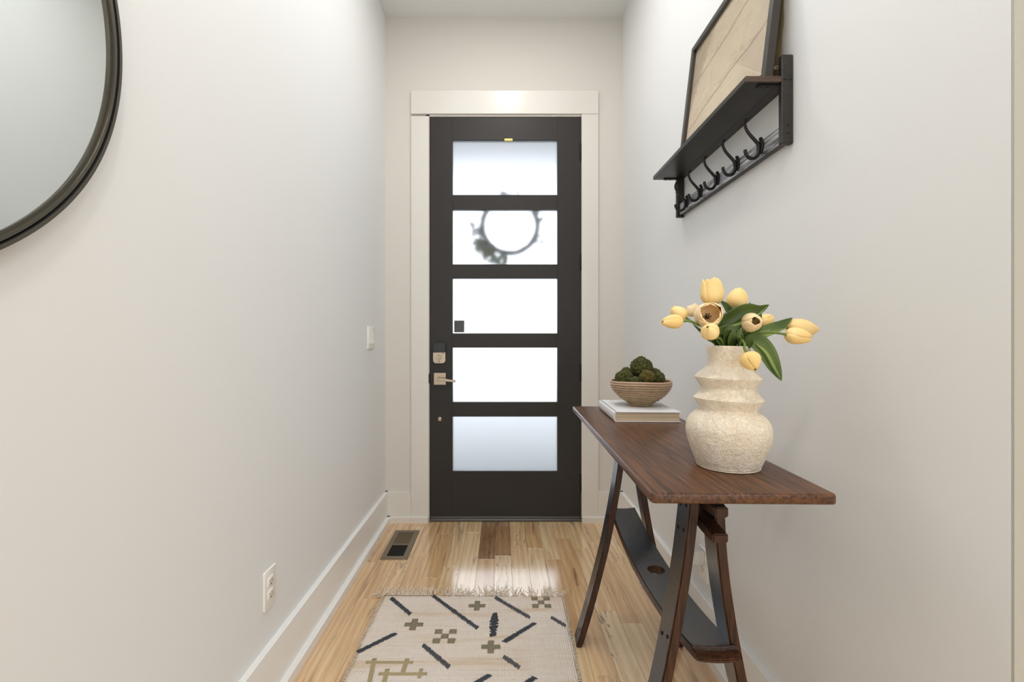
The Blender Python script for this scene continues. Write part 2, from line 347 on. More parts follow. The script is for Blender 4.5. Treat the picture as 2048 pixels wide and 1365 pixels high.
o = obj('floor_boards_beyond', rest, wood_floor, fl); o['tone'] = 0.25; o['kind'] = 'stuff'
# baseboards with shoe moulding
def base_profile(d=0.0): return [(0, 0), (0.037, 0), (0.037, 0.034), (0.033, 0.038), (0.018, 0.038), (0.018, 0.180), (0.016, 0.182), (0, 0.182)]
st('baseboard_left', prism(bmesh.new(), [(XL + a, b) for a, b in base_profile()], 'y', -4.2, YE), side_trim_m)
st('baseboard_right', prism(bmesh.new(), [(XR - a, b) for a, b in base_profile()], 'y', YC, YE), side_trim_m)
bm = bmesh.new(); cx0 = (857 - VX) * 2.768 / F; cx1 = (1166 - VX) * 2.768 / F
xa = (822 - VX) * 2.768 / F; xb = (1197 - VX) * 2.768 / F
for q0, q1, q2 in ((XL, xa - 0.0003, cx0), (XR, xb + 0.0003, cx1 - 0.008)):
    prism(bm, [(YE - a, b) for a, b in base_profile()], 'x', min(q0, q1), max(q0, q1))
    prism(bm, [(2.7678, 0), (YE - 0.037, 0), (YE - 0.037, 0.034), (YE - 0.033, 0.038), (2.7678, 0.038)], 'x', min(q1, q2), max(q1, q2))
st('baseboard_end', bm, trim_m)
st('baseboard_corner', prism(bmesh.new(), [(YC - a, b) for a, b in base_profile()], 'x', XR, 4.0), trim_m)
# door casing: side boards and head board
yc0 = 2.768; cz = EYE + (VY - 232) * yc0 / F; hz = EYE + (VY - 181) * yc0 / F
xa = (822 - VX) * yc0 / F; xb = (1197 - VX) * yc0 / F
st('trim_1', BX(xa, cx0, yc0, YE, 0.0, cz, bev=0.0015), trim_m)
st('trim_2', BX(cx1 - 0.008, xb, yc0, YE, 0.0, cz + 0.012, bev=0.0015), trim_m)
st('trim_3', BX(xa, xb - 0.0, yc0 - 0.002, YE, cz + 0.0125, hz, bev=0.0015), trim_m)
bm = bmesh.new()       # jamb lining
box(bm, DX0 - g, DX0 - 0.003, YE - 0.006, YE + 0.12, 0, DZ1 + g); box(bm, DX1 + 0.003, DX1 + g, YE - 0.006, YE + 0.12, 0, DZ1 + g); box(bm, DX0 - g, DX1 + g, YE - 0.006, YE + 0.12, DZ1 + 0.003, DZ1 + g)
box(bm, DX0 - 0.006, DX0 + 0.012, YE + 0.048, YE + 0.09, 0, DZ1); box(bm, DX1 - 0.012, DX1 + 0.006, YE + 0.048, YE + 0.09, 0, DZ1); box(bm, DX0, DX1, YE + 0.048, YE + 0.09, DZ1 - 0.012, DZ1 + 0.006)
st('trim_4', bm, trim_m)
st('trim_5', BX(DX0 - 0.003, DX1 + 0.003, YE - 0.012, YE + 0.12, 0.0, 0.014, bev=0.003), alu_m)
# front door
def dx(px): return (px - VX) * YE / F
def dz(py): return EYE + (VY - py) * YE / F
door = bpy.data.objects.new('door_1', None); C.objects.link(door); door.location = (DX0, YE, 0); door['kind'] = 'structure'
D0, D1 = YE, YE + 0.044; gl, gr = dx(905), dx(1115)
zb = 0.022
def dpart(name, *a, **k): return obj(name, BX(*a, bev=0.0006), door_m, door)
dpart('stile', DX0, gl, D0, D1, zb, DZ1); dpart('stile', gr, DX1, D0, D1, zb, DZ1)
panes = [(280, 390), (419, 529), (557, 667), (696, 805), (834, 943)]
edges = [235] + [v for p in panes for v in p] + [1036]
for i in range(0, len(edges), 2):
    dpart('rail', gl, gr, D0 + 0.0005, D1 - 0.0005, dz(edges[i + 1]) if i < 10 else zb, dz(edges[i]))
for t, b in panes:
    obj('glass_pane', BX(gl + 0.001, gr - 0.001, D0 + 0.017, D0 + 0.022, dz(b) + 0.001, dz(t) - 0.001), frost_m, door)
obj('door_sweep', BX(DX0 + 0.004, DX1 - 0.004, D0 - 0.006, D0 + 0.002, 0.015, 0.030, bev=0.001), alu_m, door)
for py in (305, 525, 745, 965):
    z = dz(py); bm = bmesh.new()
    lathe(bm, [(0, -.052), (.004, -.052), (.0065, -.048), (.0065, .048), (.004, .052), (0, .052)], (DX1 + 0.001, YE - 0.008, z), 16)
    box(bm, DX1 - 0.008, DX1 + 0.007, YE - 0.004, YE + 0.001, z - 0.045, z + 0.045)
    h = obj('hinge', bm, black_metal, door, angle=40)
obj('strike_plate', BX(DX0 - 0.010, DX0 + 0.002, YE - 0.008, YE - 0.001, dz(767), dz(748), bev=0.001), black_metal, door)
# smart deadbolt
x0, x1, z0, zm, z1 = dx(867), dx(892), dz(727), dz(705), dz(686)
def rrect(x0, x1, z0, z1, rt, rb, n=5):
    out = []
    for cx, cz_, r, a0 in ((x1 - rb, z0 + rb, rb, -90), (x1 - rt, z1 - rt, rt, 0), (x0 + rt, z1 - rt, rt, 90), (x0 + rb, z0 + rb, rb, 180)):
        for i in range(n + 1):
            a = math.radians(a0 + 90 * i / n); out.append((cx + r * math.cos(a), cz_ + r * math.sin(a)))
    return out
lock = obj('deadbolt', prism(bmesh.new(), rrect(x0, x1, z0, zm, 0.001, 0.02), 'y', YE - 0.024, YE, 0.0015), nickel_m, door, angle=40)
obj('keypad_cover', prism(bmesh.new(), rrect(x0, x1, zm, z1, 0.014, 0.001), 'y', YE - 0.024, YE, 0.0015), blackp_m, lock, angle=40)
lc = (dx(879), 0, dz(714))
bm = lathe(bmesh.new(), [(0, -0.034), (0.015, -0.034), (0.0165, -0.031), (0.0165, -0.02), (0, -0.02)], (lc[0], YE, lc[2]), 28, 'y')
box(bm, lc[0] - 0.0035, lc[0] + 0.0035, YE - 0.042, YE - 0.032, lc[2] - 0.013, lc[2] + 0.014, bev=0.0015)
obj('thumb_turn', bm, nickel_m, lock, angle=40)
obj('indicator', lathe(bmesh.new(), [(0, -0.0255), (0.0035, -0.0255), (0.0035, -0.02), (0, -0.02)], (dx(887), YE, dz(707.5)), 16, 'y'), blackp_m, lock)
obj('keyhole', BX(dx(877), dx(881), YE - 0.0255, YE - 0.02, dz(723.5), dz(722.2)), blackp_m, lock)
# lever handle
lx0, lx1, lz0, lz1 = dx(868), dx(892), dz(770), dz(746)
lev = obj('lever_handle', BX(lx0, lx1, YE - 0.009, YE, lz0, lz1, bev=0.001), nickel_m, door)
cxl, czl = (lx0 + lx1) / 2, (lz0 + lz1) / 2
bm = lathe(bmesh.new(), [(0.013, -0.009), (0.013, -0.014), (0.010, -0.018), (0.010, -0.05), (0, -0.052)], (cxl, YE, czl), 20, 'y')
nb = prism(bmesh.new(), [(cxl - 0.012, czl - 0.007), (cxl - 0.012, czl + 0.007), (cxl + 0.01, czl + 0.009), (dx(913), czl - 0.004), (dx(913), czl - 0.017), (cxl + 0.02, czl - 0.010)], 'y', YE - 0.062, YE - 0.048, 0.002)
merge(bm, nb); obj('lever', bm, nickel_m, lev, angle=40)
bm = lathe(bmesh.new(), [(0, -0.006), (0.008, -0.006), (0.0095, -0.004), (0.0125, -0.0035), (0.0145, -0.001), (0.0145, 0), (0, 0)], (dx(879.5), YE, dz(839)), 28, 'y')
obj('round_disc', bm, nickel_m, door, angle=50)
obj('wreath_clip', BX(dx(1009), dx(1025), YE - 0.001, YE + 0.016, dz(281), dz(277.5), bev=0.0006), brass_m, door)
obj('outside_plate', BX(dx(907.5), dx(928), YE + 0.023, YE + 0.030, dz(665), dz(641), bev=0.001), M('outside_plate_dark', (70, 62, 54), 0.6).m, door)

# exterior: porch slab, ground, added soffit
st('ground', BX(-9, 9, YE + 1.9, 16, -0.32, -0.22), lawn_m)
st('porch_floor', BX(-2.2, 2.4, YE + 0.12, YE + 1.9, -0.22, -0.03), conc_m)
st('added_soffit', BX(-2.2, 2.4, YE + 0.12, YE + 2.2, 2.93, 3.03), soffit_m)  # unseen soffit added to grey the top of the uppermost pane

# wreath hanging on the outside of the door
wr = thing('wreath', 'dark twig wreath with loose olive sprigs, seen blurred through the frosted glass', 'wreath', P(1020, 452, YE + 0.095))
wc = P(1020, 452, YE + 0.095); R = 0.172; bm = bmesh.new(); rr = random.Random(3)
for j in range(7):
    pts = []; ph = rr.uniform(0, 6.3)
    for i in range(61):
        a = 2 * math.pi * i / 60; r = R + 0.009 * math.sin(3 * a + ph + j) + rr.uniform(-.001, .001)
        pts.append(wc + Vector((r * math.cos(a), 0.008 * math.cos(4 * a + ph), r * math.sin(a))))
    tube(bm, pts, 0.0085, 6, False)
obj('twig_ring', bm, twig_m, wr, smooth=True)
def sprig(a0, n, spread, mat, outw, ln=0.05, wd=0.011):
    bm = bmesh.new()
    for i in range(n):
        a = math.radians(a0 + rr.uniform(-spread, spread)); r = R + rr.uniform(-0.004, outw)
        p = wc + Vector((r * math.cos(a), rr.uniform(-0.012, 0.02), r * math.sin(a)))
        d = Vector((math.cos(a + rr.uniform(-.9, .9)), rr.uniform(-.2, .2), math.sin(a + rr.uniform(-.9, .9)))).normalized()
        s = d.cross(Vector((rr.uniform(-.3, .3), 1, rr.uniform(-.3, .3)))).normalized(); l = ln * rr.uniform(.6, 1.1)
        q = [p, p + d * l * .45 + s * wd, p + d * l, p + d * l * .45 - s * wd]
        up = [bm.verts.new(v + Vector((0, 0.0007, 0))) for v in q]; dn = [bm.verts.new(v - Vector((0, 0.0007, 0))) for v in q]
        bm.faces.new(up); bm.faces.new(dn[::-1])
        for k in range(4): bm.faces.new((up[k], dn[k], dn[(k + 1) % 4], up[(k + 1) % 4]))
    o = obj('leaf_spray', bm, mat, wr); o['kind'] = 'stuff'
sprig(236, 60, 28, wleaf_m, 0.065, 0.065, 0.013); sprig(203, 30, 24, wleaf2_m, 0.05); sprig(20, 7, 20, wleaf_m, 0.02, 0.04); sprig(-20, 12, 14, wleaf2_m, 0.07, 0.04, 0.008); sprig(92, 14, 22, wleaf2_m, 0.05, 0.035, 0.008); sprig(170, 7, 12, wleaf2_m, 0.05, 0.03, 0.007)

# ---------------------------------------------------------------- floor vent
vl, vr_, vf, vn = G(759, 1120), G(813, 1120.5), G(789, 1063), G(838.4, 1063)
vx0, vx1, vy0, vy1 = -0.607, -0.470, vl.y, vf.y
vent = thing('floor_vent', 'taupe metal floor register set in the boards by the left baseboard', 'vent', ((vx0 + vx1) / 2, (vy0 + vy1) / 2, 0))
bm = bmesh.new(); b_ = 0.026; ym = vy0 + (vy1 - vy0) * 0.47
for a in ((vx0, vx1, vy0, vy0 + b_), (vx0, vx1, vy1 - b_, vy1), (vx0, vx0 + b_, vy0 + b_, vy1 - b_), (vx1 - b_, vx1, vy0 + b_, vy1 - b_)): box(bm, *a, 0.0002, 0.0052)
obj('frame', bm, vent_m, vent)
obj('bridge', BX(vx0 + b_, vx1 - b_, ym - 0.006, ym + 0.006, 0.002, 0.0056, bev=0.001), vent_m, vent)
obj('duct_shade_plate', BX(vx0 + b_ - .002, vx1 - b_ + .002, vy0 + b_ - .002, vy1 - b_ + .002, 0.0003, 0.0010), gap_m, vent)  # black sheet standing in for the shaded duct below the slats
ns = 8
for half, (ya, yb) in enumerate(((vy0 + b_, ym - 0.006), (ym + 0.006, vy1 - b_))):
    for i in range(ns):
        yc_ = ya + (yb - ya) * (i + 0.5) / ns; s = 1 if half == 0 else -1
        nb = prism(bmesh.new(), [(yc_ - 0.005, 0.0012 + (0.0 if s < 0 else 0.0026)), (yc_ - 0.004, 0.0020 + (0.0 if s < 0 else 0.0026)), (yc_ + 0.006, 0.0046 - (0.0 if s < 0 else 0.0026)), (yc_ + 0.005, 0.0038 - (0.0 if s < 0 else 0.0026))], 'x', vx0 + b_, vx1 - b_)
        obj('slat', nb, vent_dark if half == 0 else vent_mid, vent)

# ---------------------------------------------------------------- outlets, switch
def outlet(xw, s, y0, y1, z0, z1, label):
    """duplex outlet on a side wall; s = +1 when the plate faces +X"""
    t = thing('wall_outlet', label, 'outlet', (xw, (y0 + y1) / 2, z0)); yc_ = (y0 + y1) / 2; h = z1 - z0; zc = (z0 + z1) / 2
    X = lambda d: xw + s * d
    bm = bmesh.new(); prism(bm, rrect(y0, y1, z0, z1, 0.004, 0.004), 'x', X(0.0), X(0.0062), 0.0022, 2)
    obj('cover_plate', bm, plastic_m, t, angle=50)
    for k in (-1, 1):
        zz = zc + k * 0.0195; bm = bmesh.new(); prism(bm, rrect(yc_ - 0.017, yc_ + 0.017, zz - 0.0145, zz + 0.0145, 0.007, 0.007), 'x', X(0.004), X(0.0078), 0.0006)
        soc = obj('socket', bm, plastic_m, t, angle=50)
        for dy, hh in ((-0.006, 0.004), (0.006, 0.0034)):
            obj('slot', BX(*sorted((X(0.0070), X(0.0081))), yc_ + dy - .0011, yc_ + dy + .0011, zz + 0.002 - hh, zz + 0.002 + hh), slot_m, soc)
        obj('slot', lathe(bmesh.new(), [(0, 0), (0.0024, 0), (0.0024, 0.0012), (0, 0.0012)], (X(0.0070) if s > 0 else X(0.0081), yc_, zz - 0.0085), 12, 'x'), slot_m, soc)
    obj('screw', lathe(bmesh.new(), [(0, 0), (0.003, 0), (0.003, 0.0012), (0, 0.0012)], (X(0.0058) if s > 0 else X(0.0070), yc_, zc), 14, 'x'), plastic_m, t)
    return t
outlet(XL, 1, 1.352, 1.422, 0.2915, 0.4075, 'white duplex wall outlet with nothing plugged in, low on left wall')
outlet(XR, -1, 1.628, 1.698, 0.2295, 0.3455, 'white duplex wall outlet behind the table legs, charger in its top socket')
ch = thing('plug_adapter', 'small white plug adapter pushed into the outlet behind the table legs', 'charger', (XR - 0.008, 1.663, 0.305))
obj('adapter_body', BX(XR - 0.046, XR - 0.0088, 1.642, 1.684, 0.288, 0.338, bev=0.004, seg=2), M('adapter_plastic', (214, 209, 204), 0.4).m, ch, angle=50)
obj('adapter_cap', BX(XR - 0.050, XR - 0.044, 1.645, 1.681, 0.291, 0.335, bev=0.002), plastic_m, ch)
sy0, sy1, sz0, sz1 = 2.405, 2.521, 1.050, 1.168
sw = thing('light_switch', 'white wall switch plate with a paddle and a slide dimmer, near the door', 'switch', (XL, 2.463, 1.05))
bm = prism(bmesh.new(), rrect(sy0, sy1, sz0, sz1, 0.003, 0.003), 'x', XL, XL + 0.0062, 0.0018, 2); obj('cover_plate', bm, plastic_m, sw, angle=50)
for yc_ in (2.440, 2.486):
    obj('paddle', prism(bmesh.new(), [(XL + 0.004, 1.076), (XL + 0.0095, 1.077), (XL + 0.0075, 1.110), (XL + 0.0078, 1.142), (XL + 0.004, 1.143)], 'y', yc_ - 0.0165, yc_ + 0.0165, 0.0006), plastic_m, sw)
obj('dimmer_slider', BX(XL + 0.006, XL + 0.0105, 2.500, 2.505, 1.088, 1.100), plastic_m, sw)

# ---------------------------------------------------------------- round mirror on the left wall
MR, MY, MZ = 0.460, 0.368, EYE + 0.500
mir = thing('round_mirror', 'large round wall mirror in a thin dark grooved metal frame', 'mirror', (XL, MY, MZ))
prof = [(MR - 0.003, 0.0), (MR, 0.003), (MR, 0.010), (MR - 0.001, 0.013), (MR - 0.005, 0.024), (MR - 0.0105, 0.024), (MR - 0.0110, 0.016), (MR - 0.0135, 0.016), (MR - 0.0140, 0.0225), (MR - 0.0185, 0.0225), (MR - 0.0190, 0.018), (MR - 0.024, 0.018), (MR - 0.024, 0.0)]
bm = lathe(bmesh.new(), prof, (XL + 0.0005, MY, MZ), 200, 'x', close=True)
fo = obj('frame', bm, [mirror_frame_m, mirror_edge_m, gap_m], mir, angle=25)
n = 200
for p in fo.data.polygons:
    i = p.index // n
    p.material_index = 1 if i in (0, 1, 2, 3) else (2 if i in (5, 6, 7) else 0)
bm = lathe(bmesh.new(), [(0, 0.0195), (MR - 0.0200, 0.0195), (MR - 0.0200, 0.0185), (0, 0.0150)], (0, 0, 0), 200, 'x')
bmesh.ops.rotate(bm, verts=bm.verts, cent=(0, 0, 0), matrix=Matrix.Rotation(math.radians(0.6), 3, 'Z'))
bmesh.ops.translate(bm, verts=bm.verts, vec=(XL, MY, MZ))
obj('mirror_glass', bm, mirror_m, mir)

# ---------------------------------------------------------------- coat shelf on the right wall
SY0, SY1 = 1.155, 1.861
sh = thing('coat_shelf', 'dark wooden wall shelf above a rail of five black coat hooks', 'shelf', (XR, (SY0 + SY1) / 2, 1.589))
for y0 in (SY0, SY1 - 0.016):
    u = obj('upright', BX(0.704, XR - 0.0005, y0, y0 + 0.016, 1.589, 1.814, bev=0.0025, seg=1), shelf_m, sh)
    if y0 == SY0:
        for yy in ((XR - 0.0225, 1.751), (XR - 0.0085, 1.751), (XR - 0.0145, 1.637), (XR - 0.0145, 1.615)):
            obj('screw', lathe(bmesh.new(), [(0, -0.0022), (0.0022, -0.0022), (0.0036, -0.001), (0.0036, 0.001), (0, 0.001)], (yy[0], y0, yy[1]), 16, 'y'), black_metal, u)
    ys_ = y0 + 0.008
    obj('screw', lathe(bmesh.new(), [(0, -0.002), (0.002, -0.002), (0.0034, 0), (0.0034, 0.001), (0, 0.001)], (0.704, ys_, 1.690), 14, 'x'), black_metal, u)
bm = BX(0.613, 0.7035, SY0, SY1, 1.744, 1.759, bev=0.0012)
bd = obj('shelf_board', bm, [shelf_m, shelf_edge_m], sh)
bmx = bmesh.new(); box(bmx, 0.7035, XR - 0.001, SY0 + 0.0165, SY1 - 0.0165, 1.744, 1.759)
obj('shelf_board', bmx, shelf_m, sh)
for p in bd.data.polygons:
    if abs(p.normal.y) > 0.7: p.material_index = 1
obj('hook_rail', BX(0.715, XR - 0.002, SY0 + 0.0162, SY1 - 0.0162, 1.596, 1.644, bev=0.0015), [rail_m, shelf_m], sh)
for o_ in [q for q in bpy.data.objects if q.name.startswith('hook_rail')]:
    for p in o_.data.polygons:
        if p.normal.z < -0.7: p.material_index = 1  # underside stays dark, without the painted sheen
for y in (SY0 + 0.012, SY1 - 0.020):
    br = obj('support_bracket', BX(0.652, 0.706, y, y + 0.014, 1.7405, 1.7438, bev=0.0005), black_metal, sh)
    for x in (0.660, 0.678): obj('screw', lathe(bmesh.new(), [(0, 1.7375), (0.0026, 1.7385), (0.0042, 1.7405), (0, 1.7405)], (x, y + 0.007, 0), 14, 'z'), black_metal, br)
upper = [(0.7085, 1.618), (0.7040, 1.632), (0.6945, 1.644), (0.6835, 1.656), (0.6745, 1.668), (0.6690, 1.680), (0.6680, 1.690), (0.6715, 1.699)]
lower = [(0.7040, 1.634), (0.7055, 1.618), (0.7040, 1.606), (0.6960, 1.5955), (0.6840, 1.5935), (0.6740, 1.600), (0.6690, 1.610), (0.6685, 1.617)]
def hook(y):
    Vv = lambda q: Vector((q[0], y, q[1]))
    bm = bmesh.new()
    up = cat([Vv(q) for q in upper], 5); n = len(up); tube(bm, up, [0.0052 - 0.0018 * i / n for i in range(n)], 10)
    bmesh.ops.create_uvsphere(bm, u_segments=12, v_segments=8, radius=0.0046, matrix=Matrix.Translation(Vv(upper[-1])))
    lo = cat([Vv(q) for q in lower], 5); n = len(lo); tube(bm, lo, [0.0052 - 0.0008 * i / n for i in range(n)], 10)
    h = obj('hook', bm, iron_m, sh, angle=50)
    bm = bmesh.new()
    prism(bm, [(y + 0.0085 * math.sin(a) * (1 - .25 * math.cos(2 * a)), 1.629 + 0.0235 * math.cos(a)) for a in [2 * math.pi * i / 24 for i in range(24)]], 'x', 0.7095, 0.715, 0.0012)
    obj('back_plate', bm, iron_m, h, angle=50)
    for zz in (1.6475, 1.611):
        bm = bmesh.new(); bmesh.ops.create_uvsphere(bm, u_segments=12, v_segments=8, radius=0.0038, matrix=Matrix.Translation((0.7095, y, zz)))
        obj('screw', bm, iron_m, h, smooth=True)
for y in (1.262, 1.389, 1.516, 1.643, 1.768): hook(y)

# framed map leaning on the shelf
FY0, FY1, FZ0, FH, sl = 1.166, 1.735, 1.7595, 0.437, 0.116
fr = thing('framed_map', 'tan antique map in a thin charcoal frame, leaning on the coat shelf', 'picture', (0.667, (FY0 + FY1) / 2, FZ0))
nrm = Vector((-1, 0, sl)).normalized(); upv = Vector((sl, 0, 1)).normalized(); o0 = Vector((0.667, 0, FZ0 + 0.0005))
def fp(y, v, d): q = o0 + upv * v - nrm * d; return Vector((q.x, y, q.z))
def fbox(y0, y1, v0, v1, d0, d1, bev=0.0):
    nb = bmesh.new(); vs = [nb.verts.new(fp(y, v, d)) for y in (y0, y1) for v in (v0, v1) for d in (d0, d1)]
    for f in ((0, 1, 3, 2), (4, 6, 7, 5), (0, 4, 5, 1), (2, 3, 7, 6), (0, 2, 6, 4), (1, 5, 7, 3)): nb.faces.new([vs[i] for i in f])
    if bev: bmesh.ops.bevel(nb, geom=list(nb.edges), offset=bev, segments=1, affect='EDGES')
    return nb
fw, fd = 0.021, 0.020
def fpart(nm, m, *a): return obj(nm, fbox(*a), m, fr)
for a in ((FY0, FY0 + fw, 0.0036, FH), (FY1 - fw, FY1, 0.0036, FH), (FY0 + fw, FY1 - fw, 0.0036, fw), (FY0 + fw, FY1 - fw, FH - fw, FH)):
    o = fpart('frame_bar', [pic_m, picside_m], *a, 0.0, fd, 0.0008)
    for p in o.data.polygons:
        if p.normal.y < -0.7: p.material_index = 1
fpart('map_print', paper_m, FY0 + fw - .003, FY1 - fw + .003, fw - .003, FH - fw + .003, 0.012, 0.014)
fpart('backing_board', kraft_m, FY0 + .006, FY1 - .006, 0.0065, FH - .006, fd - 0.008, fd + 0.0004)
# clear wrap and tiny bottle behind the frame
bm = bmesh.new(); NU, NV = 22, 26; vs = []
for j in range(NV + 1):
    row = []
    for i in range(NU + 1):
        u, v = i / NU, j / NV; y = 1.185 + 0.26 * u; z = 1.762 + 0.40 * v
        x0_ = 0.700 + sl * (z - 1.759) + 0.004; span = XR - 0.003 - x0_
        q = noise.noise(Vector((u * 3 + 5, v * 7, 1.3))) + 0.6 * noise.noise(Vector((u * 8, v * 16, 4.2)))
        x = x0_ + max(0.0, span) * min(1, max(0, 0.5 + 0.75 * q))
        row.append(bm.verts.new((x, y + 0.012 * q, z)))
    vs.append(row)
for j in range(NV):
    for i in range(NU): bm.faces.new((vs[j][i], vs[j][i + 1], vs[j + 1][i + 1], vs[j + 1][i]))
o = obj('plastic_wrap', bm, wrap_m); md = o.modifiers.new('s', 'SOLIDIFY'); md.thickness = 0.0004
tag(o, 'crumpled clear plastic sleeve stuffed between the leaning map and the wall', 'plastic wrap')
bo = thing('small_bottle', 'tiny clear bottle with pale cap lying behind the framed map', 'bottle', (0.712, 1.20, 1.765))
bc = P(1551, 136, 1.185)
obj('bottle_body', lathe(bmesh.new(), [(0, 0.0), (0.0052, 0.0), (0.0062, 0.002), (0.0062, 0.03), (0.004, 0.036), (0, 0.036)], (bc.x + .001, bc.y + 0.004, bc.z), 20, 'y'), cglass_m, bo, smooth=True)
obj('bottle_cap', lathe(bmesh.new(), [(0.0028, -0.002), (0.0044, -0.003), (0.005, 0.0), (0.005, 0.004), (0, 0.004)], (bc.x + .001, bc.y, bc.z), 20, 'y'), M('cap_pale', (190, 168, 140), 0.4).m, bo, smooth=True)

# ---------------------------------------------------------------- console table of barrel staves
TZ = 0.828; TT = 0.019
tb = thing('console_table', 'dark oak console table on curved barrel stave legs along the right wall', 'table', (0.43, 1.33, 0))
c4 = [(0.2600, 0.799), (0.580, 0.792), (0.628, 1.861), (0.287, 1.861)]
def roundc(pts, r, n=4):
    out = []; N = len(pts)
    for i in range(N):
        p, a, b = Vector(pts[i]), Vector(pts[i - 1]), Vector(pts[(i + 1) % N]); da, db = (a - p).normalized(), (b - p).normalized()
        for k in range(n + 1):
            t = k / n; out.append(tuple(((p + da * r) * (1 - t) ** 2 + p * 2 * t * (1 - t) + (p + db * r) * t * t)))
    return out
nb = bmesh.new(); prism(nb, roundc(c4, 0.010), 'z', TZ - TT, TZ, 0.0045, 3); obj('table_top', nb, table_m, tb, angle=35)
def sx(y): return 0.048 * (y - 0.96)
def sweep(path, nrmf, t, widf, ya, yb, name, mats, parent, faceside, ext=None):
    """stave: path of (x,z) centre-line of its outer face, thickness t, spanning ya..yb"""
    bm = bmesh.new(); R_ = []
    n = len(path)
    for i, (x, z) in enumerate(path):
        a = Vector(path[max(i - 1, 0)]); b = Vector(path[min(i + 1, n - 1)]); d = (b - a).normalized(); nn = Vector((d.y, -d.x)) * nrmf
        r = []
        for (y, off) in ((ya, 0), (yb, 0), (yb, t), (ya, t)):
            r.append(bm.verts.new((x + nn.x * off + sx(y), y, z + (nn.y * off if 0 < i < n - 1 else 0))))
        R_.append(r)
    for a, b in zip(R_, R_[1:]):
        for k in range(4):
            f = bm.faces.new((a[k], a[(k + 1) % 4], b[(k + 1) % 4], b[k])); f.material_index = 1 if k in faceside else 0
    bm.faces.new(R_[0][::-1]); bm.faces.new(R_[-1])
    bmesh.ops.recalc_face_normals(bm, faces=bm.faces)
    e = [e for e in bm.edges if len(e.link_faces) == 2 and e.calc_face_angle(0) > 0.8]
    bmesh.ops.bevel(bm, geom=e, offset=0.003, segments=2, affect='EDGES')
    return obj(name, bm, mats, parent, angle=40)
def xl(z): return 0.2315 + 0.273 * z + 0.0 if False else None
zl = [0.0, 0.1, 0.2, 0.3, 0.38, 0.505, 0.631, 0.756, TZ - TT - 0.0005]
xlft = [0.2330, 0.2630, 0.2905, 0.3160, 0.3350, 0.3590, 0.3790, 0.3930, 0.3975]
xrgt = [0.5960, 0.5640, 0.5360, 0.5110, 0.4920, 0.4690, 0.4520, 0.4450, 0.4435]
def smooth_path(xs): return [(p.x, p.z) for p in cat([(x, 0, z) for x, z in zip(xs, zl)], 3)]
TH = 0.0215
for (ya, yb) in ((0.960, 1.030), (1.635, 1.705)):
    for side, xs in (('l', xlft), ('r', xrgt)):
        lg = sweep(smooth_path(xs), 1, TH, None, ya, yb, 'leg', [stave_edge_m, stave_face_m], tb, (0,) if side == 'l' else (0,))
        if side == 'l':
            for zz, dy in ((0.742, .018), (0.735, .05), (0.690, .018), (0.684, .05), (0.463, .018), (0.452, .048)):
                i = min(range(len(zl)), key=lambda k: abs(zl[k] - zz)); xx = xs[-1]
                for k in range(len(zl) - 1):
                    if zl[k] <= zz <= zl[k + 1]: xx = xs[k] + (xs[k + 1] - xs[k]) * (zz - zl[k]) / (zl[k + 1] - zl[k])
                obj('screw_hole', lathe(bmesh.new(), [(0, -0.0012), (0.0038, -0.0012), (0.0044, 0.0008), (0, 0.0008)], (xx + sx(ya + dy), ya + dy, zz), 12, 'x'), gap_m, lg)
# lower stretcher stave with bung hole
bm = bmesh.new(); NY, NX = 48, 12; y0, y1 = 0.925, 1.735; ts = 0.023
def sz(y): u = (y - 1.33) / 0.405; return 0.419 + 0.048 * u * u
def sc_(y): return 0.4405 + 0.016 * (y - 0.93) / 0.8
def hw(y): u = (y - 1.33) / 0.405; return 0.050 - 0.0045 * u * u
top, bot = [], []
ylist = [y0, y0 + 0.010, y0 + 0.020, y0 + 0.0225, y0 + 0.026, y0 + 0.029] + [y0 + 0.04 + (y1 - 0.004 - y0 - 0.04) * j / NY for j in range(NY + 1)] + [y1]
for j, y in enumerate(ylist):
    rt, rb = [], []
    for i in range(NX + 1):
        u = i / NX * 2 - 1; x = sc_(y) + hw(y) * u
        cup = 0.0045 * (u * u - 1)
        zt = sz(y) + cup; zbm = sz(y) - ts + cup
        if j <= 2: zt -= (0.012, 0.0065, 0.0035)[j]; zbm += (0.004, 0.001, 0)[j]
        if j == 3: zt -= 0.0065
        if j == 4: zt -= 0.0065
        if j == len(ylist) - 1: zt -= 0.004
        rt.append(bm.verts.new((x, y, zt))); rb.append(bm.verts.new((x, y, zbm)))
    top.append(rt); bot.append(rb)
for a, b, s in ((top, 1, 1), (bot, 0, -1)):
    for j in range(len(ylist) - 1):
        for i in range(NX):
            f = bm.faces.new((a[j][i], a[j][i + 1], a[j + 1][i + 1], a[j + 1][i])); f.material_index = 1 if (s > 0 and j > 5) else 0
for j in range(len(ylist) - 1):
    for i in (0, NX): bm.faces.new((top[j][i], top[j + 1][i], bot[j + 1][i], bot[j][i]))
for j in (0, len(ylist) - 1):
    for i in range(NX): bm.faces.new((top[j][i], top[j][i + 1], bot[j][i + 1], bot[j][i]))
bmesh.ops.recalc_face_normals(bm, faces=bm.faces)
e_ = [e for e in bm.edges if len(e.link_faces) == 2 and e.calc_face_angle(0) > 0.9]
bmesh.ops.bevel(bm, geom=e_, offset=0.0022, segments=2, affect='EDGES')
stv = obj('stretcher', bm, [stave_edge_m, stave_face_m], tb, angle=40)
hc = G(1312, 1138, 0.419); hc = Vector((hc.x, hc.y))
bm = lathe(bmesh.new(), [(0, -0.05), (0.0235, -0.05), (0.0265, 0.05), (0, 0.05)], (0, 0, 0), 26, 'z')
cut = obj('cutter', bm, stave_edge_m); cut.location = (hc.x, hc.y, 0.41)
